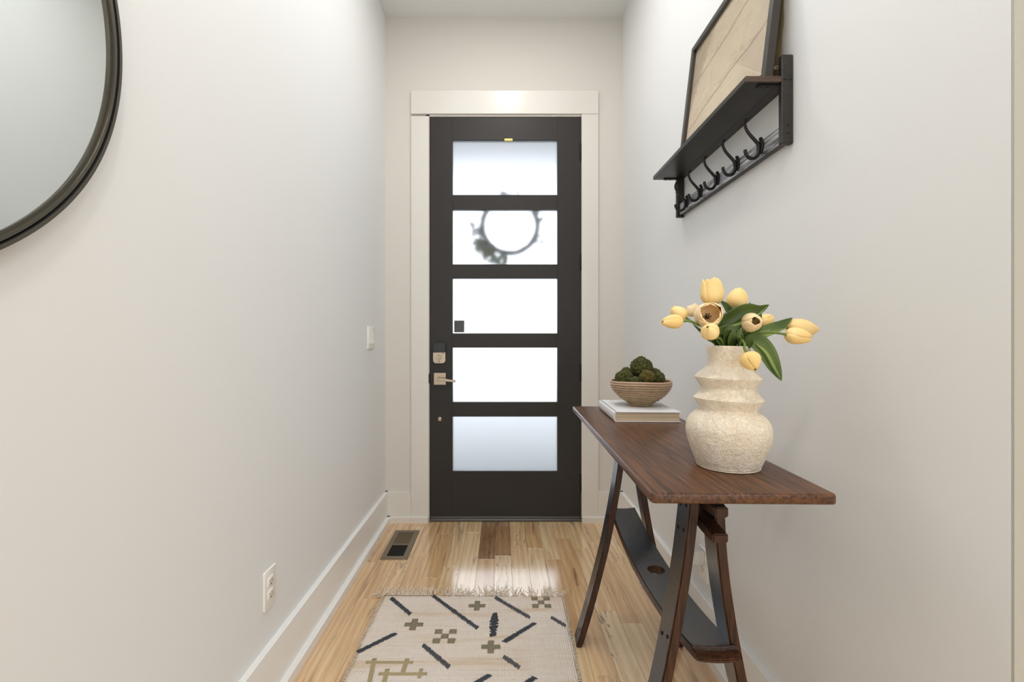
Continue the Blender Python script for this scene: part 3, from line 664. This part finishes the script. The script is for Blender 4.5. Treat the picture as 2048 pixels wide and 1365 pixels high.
md = stv.modifiers.new('b', 'BOOLEAN'); md.object = cut; md.operation = 'DIFFERENCE'; md.solver = 'EXACT'
dg = bpy.context.evaluated_depsgraph_get(); me2 = bpy.data.meshes.new_from_object(stv.evaluated_get(dg)); stv.modifiers.clear(); stv.data = me2
bpy.data.objects.remove(cut)
# upper brace: two stave lengths between the leg tops, stepped ends
def brace(zc_f, yA, yB, x0, w_, th, nm):
    bm = bmesh.new(); n = 16; rows = []
    for j in range(n + 1):
        y = yA + (yB - yA) * j / n; z = zc_f(y); x = x0 + sx(y); dzz = 0.006 if j in (0, n) else 0
        rows.append([bm.verts.new(p) for p in ((x, y, z + dzz), (x + w_, y, z + dzz), (x + w_, y, z + th), (x, y, z + th))])
    for a, b in zip(rows, rows[1:]):
        for k in range(4): bm.faces.new((a[k], a[(k + 1) % 4], b[(k + 1) % 4], b[k]))
    bm.faces.new(rows[0][::-1]); bm.faces.new(rows[-1])
    bmesh.ops.recalc_face_normals(bm, faces=bm.faces)
    e = [e for e in bm.edges if len(e.link_faces) == 2 and e.calc_face_angle(0) > 0.8]
    bmesh.ops.bevel(bm, geom=e, offset=0.0025, segments=2, affect='EDGES')
    return obj(nm, bm, stave_edge_m, tb, angle=40)
brace(lambda y: 0.688 - 0.02 * ((y - 1.34) / .43) ** 2 + 0.02, 0.905, 1.775, 0.4185, 0.031, 0.024, 'brace')
brace(lambda y: 0.735 + 0.005, 0.900, 1.775, 0.4215, 0.026, 0.026, 'brace')
brace(lambda y: 0.772, 0.99, 1.69, 0.4205, 0.020, TZ - TT - 0.772 - 0.0005, 'brace')

# ---------------------------------------------------------------- book and bowl of moss balls
bk = thing('book', 'thick white clothbound book lying flat under the bowl', 'book', (0.485, 1.65, TZ + 0.0005))
bw, bl, bh = 0.215, 0.300, 0.0335
def bpart(nm, bm, m, **k):
    bmesh.ops.rotate(bm, verts=bm.verts, cent=(0, 0, 0), matrix=Matrix.Rotation(math.radians(-2.6), 3, 'Z'))
    bmesh.ops.translate(bm, verts=bm.verts, vec=(0.3665, 1.497, TZ + 0.0005)); return obj(nm, bm, m, bk, **k)
cv = bmesh.new()
box(cv, 0.004, bw, 0, bl, 0, 0.0028, bev=0.0008); box(cv, 0.004, bw, 0, bl, bh - 0.0028, bh, bev=0.0008)
sp = [(0.005, 0.0), (0.0015, 0.0025), (0.0, 0.008), (-0.0012, bh / 2), (0.0, bh - 0.008), (0.0015, bh - 0.0025), (0.005, bh), (0.008, bh), (0.0045, bh - 0.006), (0.003, bh / 2), (0.0045, 0.006), (0.008, 0.0)]
prism(cv, sp, 'y', 0.0, bl)
bpart('cover', cv, book_m, angle=40)
bpart('page_block', BX(0.0035, bw - 0.005, 0.003, bl - 0.003, 0.0028, bh - 0.0028), page_m)
BZ = TZ + 0.0005 + bh; bcx, bcy = 0.4975, 1.645
bowl = thing('bowl', 'ridged tan clay bowl with pinkish rim standing on the book', 'bowl', (bcx, bcy, BZ))
prof = [(0, 0.0005), (0.040, 0.0005), (0.0425, 0.004), (0.043, 0.010)]
N = 90
def br_(t): return 0.043 + (0.107 - 0.043) * (math.sin(t * math.pi / 2) ** 0.80)
for i in range(N + 1):
    t = i / N; h = 0.010 + 0.074 * t; prof.append((br_(t) + 0.0019 * math.sin(i / N * 2 * math.pi * 9), h))
n_out = len(prof)
prof += [(0.1075, 0.0875), (0.1055, 0.0905), (0.1020, 0.0895), (0.0995, 0.085)]
n_rim = len(prof)
for i in range(12): t = 1 - i / 11; prof.append((max(0.0, (br_(t) - 0.006) * (1 if i < 11 else 0.4)), 0.012 + 0.072 * t))
prof.append((0, 0.011))
def wobb(r, h, a): return r * (1 + 0.008 * math.sin(2 * a + .5) * (h / 0.09)), h + 0.0012 * math.sin(3 * a + 1) * (h / 0.09)
bm = lathe(bmesh.new(), prof, (bcx, bcy, BZ), 72, 'z', wob=wobb); o = obj('clay_wall', bm, [bowl_m, rim_m], bowl, smooth=True)
o.name = 'bowl_body'
for p in o.data.polygons:
    if p.center.z > 0.0845 or (p.normal.z > 0.3 and p.center.z > 0.02): p.material_index = 1
def moss(px, py, rpx, Y, label, m=moss_m, seed=0):
    c = P(px, py, Y); r = rpx * Y / F * 0.96; bm = bmesh.new()
    bmesh.ops.create_icosphere(bm, subdivisions=5, radius=1.0)
    for v in bm.verts:
        d = v.co.normalized(); q = noise.noise(d * 1.6 + Vector((seed, 0, 0))) * 0.10 + noise.noise(d * 7 + Vector((seed, 3, 0))) * 0.09 + noise.noise(d * 19 + Vector((0, seed, 0))) * 0.07 + noise.noise(d * 30) * 0.12
        v.co = d * r * (1 + q)
    me = bpy.data.meshes.new('moss_ball'); bm.to_mesh(me); bm.free(); me.materials.append(m)
    for p in me.polygons: p.use_smooth = True
    o = bpy.data.objects.new('moss_ball', me); C.objects.link(o); o.location = c
    tag(o, label, 'moss ball', 'moss balls in the bowl')
moss(1282.6, 736, 22, 1.635, 'largest dark green moss ball, on top of the heap in the bowl', seed=1)
moss(1294.4, 754.5, 15, 1.585, 'golden green moss ball at the front of the bowl, under the largest', moss2_m, seed=2)
moss(1248.5, 759, 19, 1.612, 'wide olive moss ball at the left front of the bowl', seed=3)
moss(1253.5, 748, 13, 1.71, 'small dark moss ball peeking out at the back left of the bowl', seed=4)
moss(1317, 757, 13, 1.615, 'dark moss ball at the far right against the bowl rim', seed=5)
moss(1309, 750, 13.5, 1.69, 'dark moss ball at the back right, behind the rightmost one', seed=6)
moss(1272, 766, 12, 1.58, 'mostly hidden moss ball low in the middle front of the bowl', seed=7)

# ---------------------------------------------------------------- vase
vx, vy = 0.4785, 0.972
vase = thing('vase', 'cream textured ceramic vase with two sharp flared rings', 'vase', (vx, vy, TZ + 0.0005))
k_ = 0.000942; VZ = lambda py: EYE - (py - VY) * vy / F
vp = [(0, 0.0), (0.055, 0.0), (0.0615, 0.003), (0.064, 0.010)]
for py, r in ((915, 72), (898, 78.5), (880, 85), (862, 88), (848, 86.5), (836, 80), (826, 69), (820, 60), (817.5, 58)):
    vp.append((r * k_, VZ(py) - TZ - 0.0005))
vp = [(p.x, p.z) for p in cat([(a, 0, b) for a, b in vp], 4)]
def seg_(r0, y0, r1, y1, n, bow=0.0):
    for i in range(1, n + 1):
        t = i / n; vp.append(((r0 + (r1 - r0) * t + bow * math.sin(math.pi * t)) * k_, VZ(y0 + (y1 - y0) * t) - TZ - 0.0005))
seg_(58, 817.5, 71.5, 799, 5); seg_(71.5, 799, 72.3, 797, 1); seg_(72.3, 797, 57, 778, 6, -1.5); seg_(57, 778, 56.5, 774.5, 1)
seg_(56.5, 774.5, 69, 757, 5); seg_(69, 757, 69.6, 755.5, 1); seg_(69.6, 755.5, 43.5, 733, 6, 1.5); seg_(43.5, 733, 42, 727, 2); seg_(42, 727, 45, 696, 8, -0.8)
seg_(45, 696, 44.5, 692.2, 2); seg_(44.5, 692.2, 41.5, 692.2, 2); seg_(41.5, 692.2, 40, 698, 1); seg_(40, 698, 38, 728, 3); vp += [(0.045, 0.17), (0.06, 0.10), (0.05, 0.02), (0, 0.012)]
def vw(r, h, a):
    f = 1 + 0.010 * math.sin(2 * a + 1.0) + 0.006 * noise.noise(Vector((math.cos(a) * 2, math.sin(a) * 2, h * 25)))
    return r * f, h - 0.022 * r * math.cos(a) * min(1, h / 0.06)
bm = lathe(bmesh.new(), vp, (vx, vy, TZ + 0.0005), 112, 'z', wob=vw); obj('vase_body', bm, vase_m, vase, angle=32)

# ---------------------------------------------------------------- tulips
NECK = Vector((vx, vy, 1.078))
def frame(d):
    d = d.normalized(); a = Vector((0, 0, 1)) if abs(d.z) < 0.9 else Vector((0, 1, 0)); s = d.cross(a).normalized(); return s, d.cross(s).normalized(), d
def petal(c, d, Rr, Ln, phi, close, scale, mat, parent, curl=0.0, rnd=0.0):
    s, t, d = frame(d); bm = bmesh.new(); NUu, NVv = 10, 14; rows = []
    for j in range(NVv + 1):
        v = j / NVv
        if v < 0.42: rad = math.sqrt(max(0, 1 - (1 - v / 0.42) ** 2)) * 0.98 + 0.02
        else: rad = 1 - (1 - close) * ((v - 0.42) / 0.58) ** 1.9
        z = 0.02 + 0.98 * (v ** 1.12)
        wdt = 1.0 if v < 0.55 else max(0.0, 1 - ((v - 0.55) / 0.45) ** 3.6) ** 0.5
        wdt = max(0.05, wdt)
        row = []
        for i in range(NUu + 1):
            u = i / NUu * 2 - 1; a = phi + u * math.radians(64) * wdt
            rr_ = rad * Rr * scale * (1 - 0.07 * u * u) * (1 + rnd * math.sin(5 * v + phi)); zz = Ln * (z - 0.02 * u * u * v + 0.006 * math.cos(u * 3.1) * v)
            if curl and v > 0.75: rr_ += curl * (v - 0.75) * Rr
            row.append(bm.verts.new(c + s * rr_ * math.cos(a) + t * rr_ * math.sin(a) + d * zz))
        rows.append(row)
    for a, b in zip(rows, rows[1:]):
        for i in range(NUu): bm.faces.new((a[i], a[i + 1], b[i + 1], b[i]))
    o = obj('petal', bm, mat, parent, smooth=True)
    md = o.modifiers.new('s', 'SOLIDIFY'); md.thickness = 0.0009; md.offset = 0
    return o
def leaf(pts, wmax, parent, twist=0.0, mat=None, peak=0.45, tipw=0.02, face=(0, -1, 0.2)):
    """folded tulip leaf along pts"""
    cl = cat(pts, 7); n = len(cl); bm = bmesh.new(); rows = []; fc = Vector(face).normalized()
    for i, p in enumerate(cl):
        t = (cl[min(i + 1, n - 1)] - cl[max(i - 1, 0)]).normalized(); s = t.cross(fc).normalized(); nn = s.cross(t).normalized()
        s = (Matrix.Rotation(twist * i / n, 3, t) @ s); nn = s.cross(t)
        v = i / (n - 1); wd = wmax * (max(0.0, math.sin(math.pi * min(1, (v ** (math.log(0.5) / math.log(peak))))))) ** 0.75 * (1 if v > peak else 1)
        if v < peak: wd = max(wd, wmax * 0.35)
        wd = max(wd, wmax * tipw)
        rows.append([bm.verts.new(p + s * wd * k + nn * wd * 0.34 * (abs(k) ** 1.5)) for k in (-1, -0.66, -0.33, 0, 0.33, 0.66, 1)])
    for a, b in zip(rows, rows[1:]):
        for i in range(6): bm.faces.new((a[i], a[i + 1], b[i + 1], b[i]))
    o = obj('leaf', bm, mat or leaf_m, parent, smooth=True); md = o.modifiers.new('s', 'SOLIDIFY'); md.thickness = 0.0008; md.offset = 0
    return o
def tulip(bx, by, by_depth, dirv, Ln, Rr, close, label, via=None, mats=None, stamens=False, neck=(0, 0), phi=0.3, curl=0.0):
    base = P(bx, by, by_depth); d = Vector(dirv).normalized()
    t = thing('tulip', label, 'tulip', tuple(NECK + Vector((neck[0], neck[1], -0.03))), 'tulips in the vase')
    foot = NECK + Vector((neck[0], neck[1], -0.05)); mid = [P(*q) for q in (via or [])]
    ext = [base - d * 0.012] if via is None or True else []
    bm = tube(bmesh.new(), cat([foot] + mid + ext + [base + d * 0.002], 6), 0.0026, 8)
    obj('stem', bm, stem_m, t, smooth=True)
    for k in range(3): petal(base, d, Rr, Ln * 0.97, phi + 1.05 + k * 2 * math.pi / 3, close * 0.9, 0.93, mats or petal_m, t, 0, 0.01)
    for k in range(3): petal(base, d, Rr, Ln, phi + k * 2 * math.pi / 3, close, 1.0, mats or petal_m, t, curl, 0.015)
    if stamens:
        bm = bmesh.new(); s, tt, dd = frame(d)
        for k in range(6):
            a = k * math.pi / 3; tube(bm, [base + dd * 0.004, base + dd * Ln * .42 + (s * math.cos(a) + tt * math.sin(a)) * 0.006], 0.0012, 6)
        tube(bm, [base, base + dd * Ln * .4], 0.0024, 8); obj('stamens', bm, stamen_m, t)
    return t
U = 0.001055
T = {}
T[1] = tulip(1427, 611.5, 0.98, (-0.09, 0.0, 1), 56 * U, 22.5 * U, 0.66, 'tallest pale yellow tulip, large cup standing upright above the others', via=[(1462, 660, 0.975), (1447, 630, 0.98)], phi=1.57)
T[2] = tulip(1471, 619, 1.00, (0.22, 0.05, 1), 45 * U, 20.5 * U, 0.35, 'upright plump tulip just right of the tallest one', via=[(1466, 655, 0.99)], phi=1.2)
T[3] = tulip(1366, 643, 0.93, (-1, -0.05, -0.05), 42 * U, 13.5 * U, 0.28, 'leftmost tulip, slim closed bud lying on its side', via=[(1425, 668, 0.955), (1392, 648, 0.94)], neck=(-.02, 0), phi=0.6)
T[4] = tulip(1373, 637, 0.98, (-0.75, 0.2, 0.55), 36 * U, 14 * U, 0.4, 'tulip directly above the leftmost bud, tilted up to the left', via=[(1428, 668, 0.97), (1396, 650, 0.975)], neck=(-.02, .01), phi=1.0)
T[5] = tulip(1392, 632, 1.03, (-0.30, 0.1, 0.7), 26 * U, 15 * U, 0.5, 'blush tulip almost hidden behind the wide open bloom', mats=petal2_m, via=[(1430, 665, 1.0), (1408, 648, 1.02)], neck=(-.015, .02))
T[6] = tulip(1412, 637, 0.965, (-0.22, -0.9, 0.16), 48 * U, 25.5 * U, 0.84, 'wide open blush tulip facing the front with dark stamens', mats=petal2_m, stamens=True, via=[(1448, 670, 0.96), (1425, 652, 0.985)], neck=(-.02, 0), phi=1.57)
T[7] = tulip(1424, 670, 0.915, (-0.55, -0.65, 0.42), 32 * U, 16.5 * U, 0.12, 'round closed tulip low on the left, just below the open bloom', via=[(1445, 684, 0.945)], neck=(-.01, -.01), phi=0.2)
T[8] = tulip(1496, 648, 0.95, (-0.12, -0.95, 0.10), 38 * U, 18.5 * U, 0.45, 'half open blush tulip facing the front, in the middle right', mats=petal2_m, via=[(1476, 675, 0.955), (1497, 655, 0.965)], phi=0.9)
T[9] = tulip(1517, 651, 1.05, (0.75, 0.15, 0.42), 40 * U, 15.5 * U, 0.32, 'small tulip pointing up to the right behind the half open bloom', via=[(1488, 675, 1.01)], neck=(.01, .02), phi=0.5)
T[10] = tulip(1573, 656, 0.99, (1, -0.05, -0.06), 60 * U, 20 * U, 0.40, 'big tulip at the far right, upper of the sideways pair', via=[(1497, 681, 0.98), (1535, 667, 0.985)], neck=(.02, .01), phi=0.0, curl=0.15)
T[11] = tulip(1570, 669, 0.93, (1, -0.05, -0.16), 50 * U, 16 * U, 0.3, 'slimmer tulip at the far right, lower of the sideways pair', via=[(1492, 676, 0.955), (1530, 665, 0.94)], neck=(.02, 0), phi=1.1)
T[12] = tulip(1494, 707, 0.895, (0.10, -0.50, -0.72), 37 * U, 18 * U, 0.16, 'tulip hanging down over the vase neck', via=[(1480, 684, 0.935), (1489, 688, 0.91)], neck=(.015, -.02), phi=0.4)
def LF(k, pts, w_, **kw): return leaf([P(*q) for q in pts], w_, T[k], **kw)
LF(2, [(1450, 700, .96), (1437, 668, .95), (1448, 645, .945), (1485, 622, .94), (1515, 620, .94), (1538, 610, .94)], 0.0165, face=(0.1, -1, -0.3))
LF(2, [(1445, 655, .943), (1475, 649, .938), (1508, 636, .936), (1536, 611.5, .938)], 0.003, mat=leaf2_m)
LF(12, [(1488, 694, .945), (1508, 682, .93), (1530, 702, .92), (1548, 735, .915), (1563, 762, .91)], 0.0175, face=(-0.3, -1, 0.3), peak=0.42)
LF(12, [(1512, 688, .922), (1532, 706, .912), (1549, 737, .908), (1561, 758, .906)], 0.003, mat=leaf2_m)
LF(10, [(1480, 696, .98), (1503, 678, .975), (1535, 662, .975), (1562, 650, .98), (1585, 636, .99)], 0.0125, face=(0, -1, 0.5))
LF(10, [(1478, 698, .97), (1500, 680, .965), (1540, 668, .965), (1575, 655, .97)], 0.0045, mat=leaf2_m)
LF(1, [(1458, 690, .99), (1470, 650, .99), (1455, 618, .985), (1439, 600, .98)], 0.0095)
LF(1, [(1450, 690, 1.0), (1455, 650, 1.0), (1450, 625, .99)], 0.006)
LF(6, [(1448, 698, .975), (1433, 665, .98), (1436, 640, .98), (1439, 624, .98)], 0.0085)
LF(2, [(1480, 695, 1.02), (1492, 650, 1.02), (1500, 604, 1.02)], 0.009)
LF(9, [(1485, 695, .96), (1503, 668, .95), (1518, 650, .94), (1521, 640, .94)], 0.0085, face=(.2, -1, .1))
LF(9, [(1480, 695, 1.02), (1505, 660, 1.02), (1523, 626, 1.02)], 0.012)
LF(7, [(1457, 698, .955), (1453, 684, .945), (1455, 662, .935), (1457, 655, .935)], 0.0085, mat=leaf_m)
LF(8, [(1466, 699, .955), (1464, 686, .945), (1470, 672, .93), (1480, 660, .935)], 0.0140, mat=leaf_m)
LF(8, [(1482, 698, .955), (1481, 686, .945), (1479, 672, .93), (1477, 660, .93)], 0.0090, mat=leaf_m)
LF(3, [(1447, 700, .955), (1424, 680, .955), (1416, 676, .95), (1385, 648, .95)], 0.0065)
LF(3, [(1450, 700, .965), (1436, 686, .96), (1434, 672, .955), (1440, 660, .95)], 0.0105)
LF(4, [(1470, 704, 1.0), (1462, 680, .99), (1470, 650, .99), (1482, 636, .99)], 0.014)
LF(2, [(1462, 699, .955), (1446, 686, .95), (1440, 668, .945), (1462, 657, .94), (1487, 653, .94)], 0.0125)
LF(9, [(1475, 700, .99), (1490, 680, .985), (1510, 664, .98), (1530, 655, .98)], 0.012)
LF(1, [(1460, 700, 1.0), (1452, 670, 1.0), (1462, 640, .99)], 0.014)
LF(5, [(1455, 700, 1.0), (1440, 680, 1.0), (1425, 660, 1.0)], 0.010)
LF(11, [(1495, 700, .96), (1500, 684, .96), (1516, 672, .955), (1540, 660, .95)], 0.007, mat=leaf2_m)

# ---------------------------------------------------------------- rug
RX0, RX1, RY0, RY1 = -0.503, 0.262, -0.55, 1.962
def rz(x, y): return 0.0068 + 0.0016 * noise.noise(Vector((x * 5, y * 6, 0))) + 0.0018 * max(0, noise.noise(Vector((x * 2, y * 9, 7)))) 
rug = thing('runner_rug', 'cream flatwoven runner rug with charcoal dashes and taupe crosses', 'rug', (-0.12, 0.7, 0))
bm = bmesh.new(); nx, ny = 60, 200; rows = []
for j in range(ny + 1):
    y = RY0 + (RY1 - RY0) * j / ny; xr = RX1 - 0.022 * (RY1 - y) - min(0.03, 0.07 * max(0, 1.3 - y)) + 0.004 * noise.noise(Vector((3, y * 9, 0))); xl_ = RX0 + 0.005 * noise.noise(Vector((9, y * 8, 0)))
    row = []
    for i in range(nx + 1):
        x = xl_ + (xr - xl_) * i / nx; e = 0.0035 * noise.noise(Vector((x * 9, 2, 0))) + (0.010 * (x + 0.1) * -1) if j == ny else 0
        if i in (0, nx): x += random.uniform(-.0022, .0022)
        row.append(bm.verts.new((x, y + e, rz(x, y) if 0 < i < nx and 0 < j < ny else 0.0035)))
    rows.append(row)
for a, b in zip(rows, rows[1:]):
    for i in range(nx): bm.faces.new((a[i], a[i + 1], b[i + 1], b[i]))
o = obj('woven_field', bm, rug_m, rug, smooth=True); md = o.modifiers.new('s', 'SOLIDIFY'); md.thickness = 0.003; md.offset = -1
bm = bmesh.new(); rr = random.Random(5)     # fringe of knotted cotton ends
def strand(p, d, ln, r=0.0021):
    pts = [p]; dd = Vector(d).normalized()
    for k in range(5):
        dd = (dd + Vector((rr.uniform(-.5, .5), rr.uniform(-.3, .3), rr.uniform(-.35, .3)))).normalized(); q = pts[-1] + dd * ln / 5; q.z = min(max(q.z, 0.002), 0.030); pts.append(q)
    tube(bm, pts, [r, r, r * .9, r * .8, r * .7, r * .4], 5)
x = RX0
while x < RX1:
    dens = 1.0 if (x < -.29 or -.2 < x < -.13 or -.07 < x < .02) else (0.35 if x < 0.17 else .7)
    if rr.random() < dens:
        y = RY1 - 0.010 * (x + 0.1) - 0.002
        for _ in range(3): strand(Vector((x + rr.uniform(-.004, .004), y, 0.006)), (rr.uniform(-.6, .6), 1, rr.uniform(0.1, .9)), rr.uniform(0.03, 0.058))
    x += 0.0085
for _ in range(14): strand(Vector((RX0 + 0.004, RY1 - 0.004, 0.006)), (-1, rr.uniform(-.1, .8), .2), rr.uniform(0.03, 0.055))
for _ in range(10): strand(Vector((RX1 - 0.006, RY1 - 0.008, 0.006)), (rr.uniform(-.2, 1), rr.uniform(-.1, .8), .6), rr.uniform(0.015, 0.03), 0.002)
for _ in range(4): strand(Vector((0.20, RY1 - 0.006, 0.006)), (-.1, 1, .6), 0.05)
o = obj('fringe', bm, fringe_m, rug, smooth=True); o['kind'] = 'stuff'
bm = bmesh.new(); y = RY0                       # looped selvedge yarns along both long sides
while y < RY1 - 0.01:
    for s, x in ((-1, RX0 + 0.005 * noise.noise(Vector((9, y * 8, 0)))), (1, RX1 - 0.022 * (RY1 - y) - min(0.03, 0.07 * max(0, 1.3 - y)) + 0.004 * noise.noise(Vector((3, y * 9, 0))))):
        l = rr.uniform(0.003, 0.008); tube(bm, [Vector((x - s * 0.004, y, 0.006)), Vector((x + s * l, y + 0.001, 0.0075)), Vector((x + s * l, y + 0.004, 0.003)), Vector((x - s * 0.003, y + 0.005, 0.0035))], 0.0017, 5)
    y += rr.uniform(0.006, 0.010)
o = obj('selvedge', bm, fringe_m, rug, smooth=True); o['kind'] = 'stuff'
def onrug(x, y, h=0.0012): return Vector((x, y, rz(x, y) + h))
def dash(p0, p1, w_=0.009, feather=False, nm='stitched_dash'):
    a, b = G(*p0), G(*p1); a.z = b.z = 0; d = (b - a); n = max(6, int(d.length / 0.0058)); d.normalize(); s = Vector((-d.y, d.x, 0)); bm = bmesh.new(); sk = d * 0.004
    for i in range(n):
        c = a + (b - a) * (i + .5) / n; ww = w_ * rr.uniform(.75, 1.15)
        if feather: ww = w_ * rr.uniform(0.8, 1.9)
        q0, q1 = c + s * ww - sk, c - s * ww + sk
        tube(bm, [onrug(q0.x, q0.y, 0.0), onrug(c.x, c.y, 0.0018), onrug(q1.x, q1.y, 0.0)], 0.0022, 5)
    obj(nm, bm, char_yarn, rug, smooth=True)
for p0, p1 in (((781.9, 1200.8), (821.2, 1233.3)), ((865.7, 1196.5), (955.8, 1261.7)), ((990, 1199.5), (1060, 1240)), ((1070, 1251), (1007.9, 1289.2)), ((1101.9, 1238.9), (1131.6, 1257)),
               ((792, 1271.4), (715, 1310)), ((845.4, 1294.7), (898.7, 1340)), ((1006.6, 1318.1), (1039.6, 1341)), ((980, 1355), (948, 1374)), ((1070, 1360), (1040, 1380))): dash(p0, p1)
dash((989.6, 1230.8), (985.8, 1278.2), 0.0095, True)
def cells(cx, cy, cs, lst, m, nm):
    c = G(cx, cy); bm = bmesh.new()
    for (i, j) in lst:
        for k in range(5):
            y = c.y + (j + (k + .5) / 5 - .5) * cs; xa_ = c.x + (i - .5) * cs + rr.uniform(-.0012, .0012); xb_ = c.x + (i + .5) * cs + rr.uniform(-.0012, .0012)
            tube(bm, [onrug(xa_, y, 0.0003), onrug((xa_ + xb_) / 2, y, 0.0008), onrug(xb_, y, 0.0003)], cs / 9, 6, flat=0.5)
    obj(nm, bm, m, rug, smooth=True)
CR = [(0, 0), (1, 0), (-1, 0), (0, 1), (0, -1)]; CK = [(0, 0), (1, 1), (-1, 1), (1, -1), (-1, -1)]
cells(954, 1216, 0.0225, CR, taupe_yarn, 'woven_cross'); cells(827.6, 1253.4, 0.0235, CR, taupe_yarn, 'woven_cross'); cells(981.7, 1298.6, 0.0225, CR, taupe_yarn, 'woven_cross')
cells(1082, 1209.7, 0.0255, CK, taupe_yarn, 'woven_checker'); cells(889.8, 1277, 0.0270, CK, taupe_yarn, 'woven_checker')
def bar(p0, p1, w_):
    a, b = G(*p0), G(*p1); a.z = b.z = 0; d = b - a; s = Vector((-d.y, d.x, 0)).normalized(); bm = bmesh.new()
    for k in range(4):
        off = s * w_ * ((k + .5) / 2 - 1) * 1.0; pts = [a + d * t / 8 + off for t in range(9)]
        tube(bm, [onrug(p.x, p.y, 0.0005) for p in pts], w_ / 3.4, 6, flat=0.5)
    return bm
bm = bmesh.new()
for p0, p1, w_ in (((732, 1330), (826, 1330), .006), ((749, 1322.5), (736, 1385), .0075), ((815, 1322.5), (804, 1354), .0075), ((757, 1353.5), (854, 1353.5), .007), ((775, 1343.5), (766, 1380), .0075), ((843, 1343), (838, 1362), .006)):
    merge(bm, bar(p0, p1, w_))
obj('woven_lattice', bm, olive_yarn, rug, smooth=True)
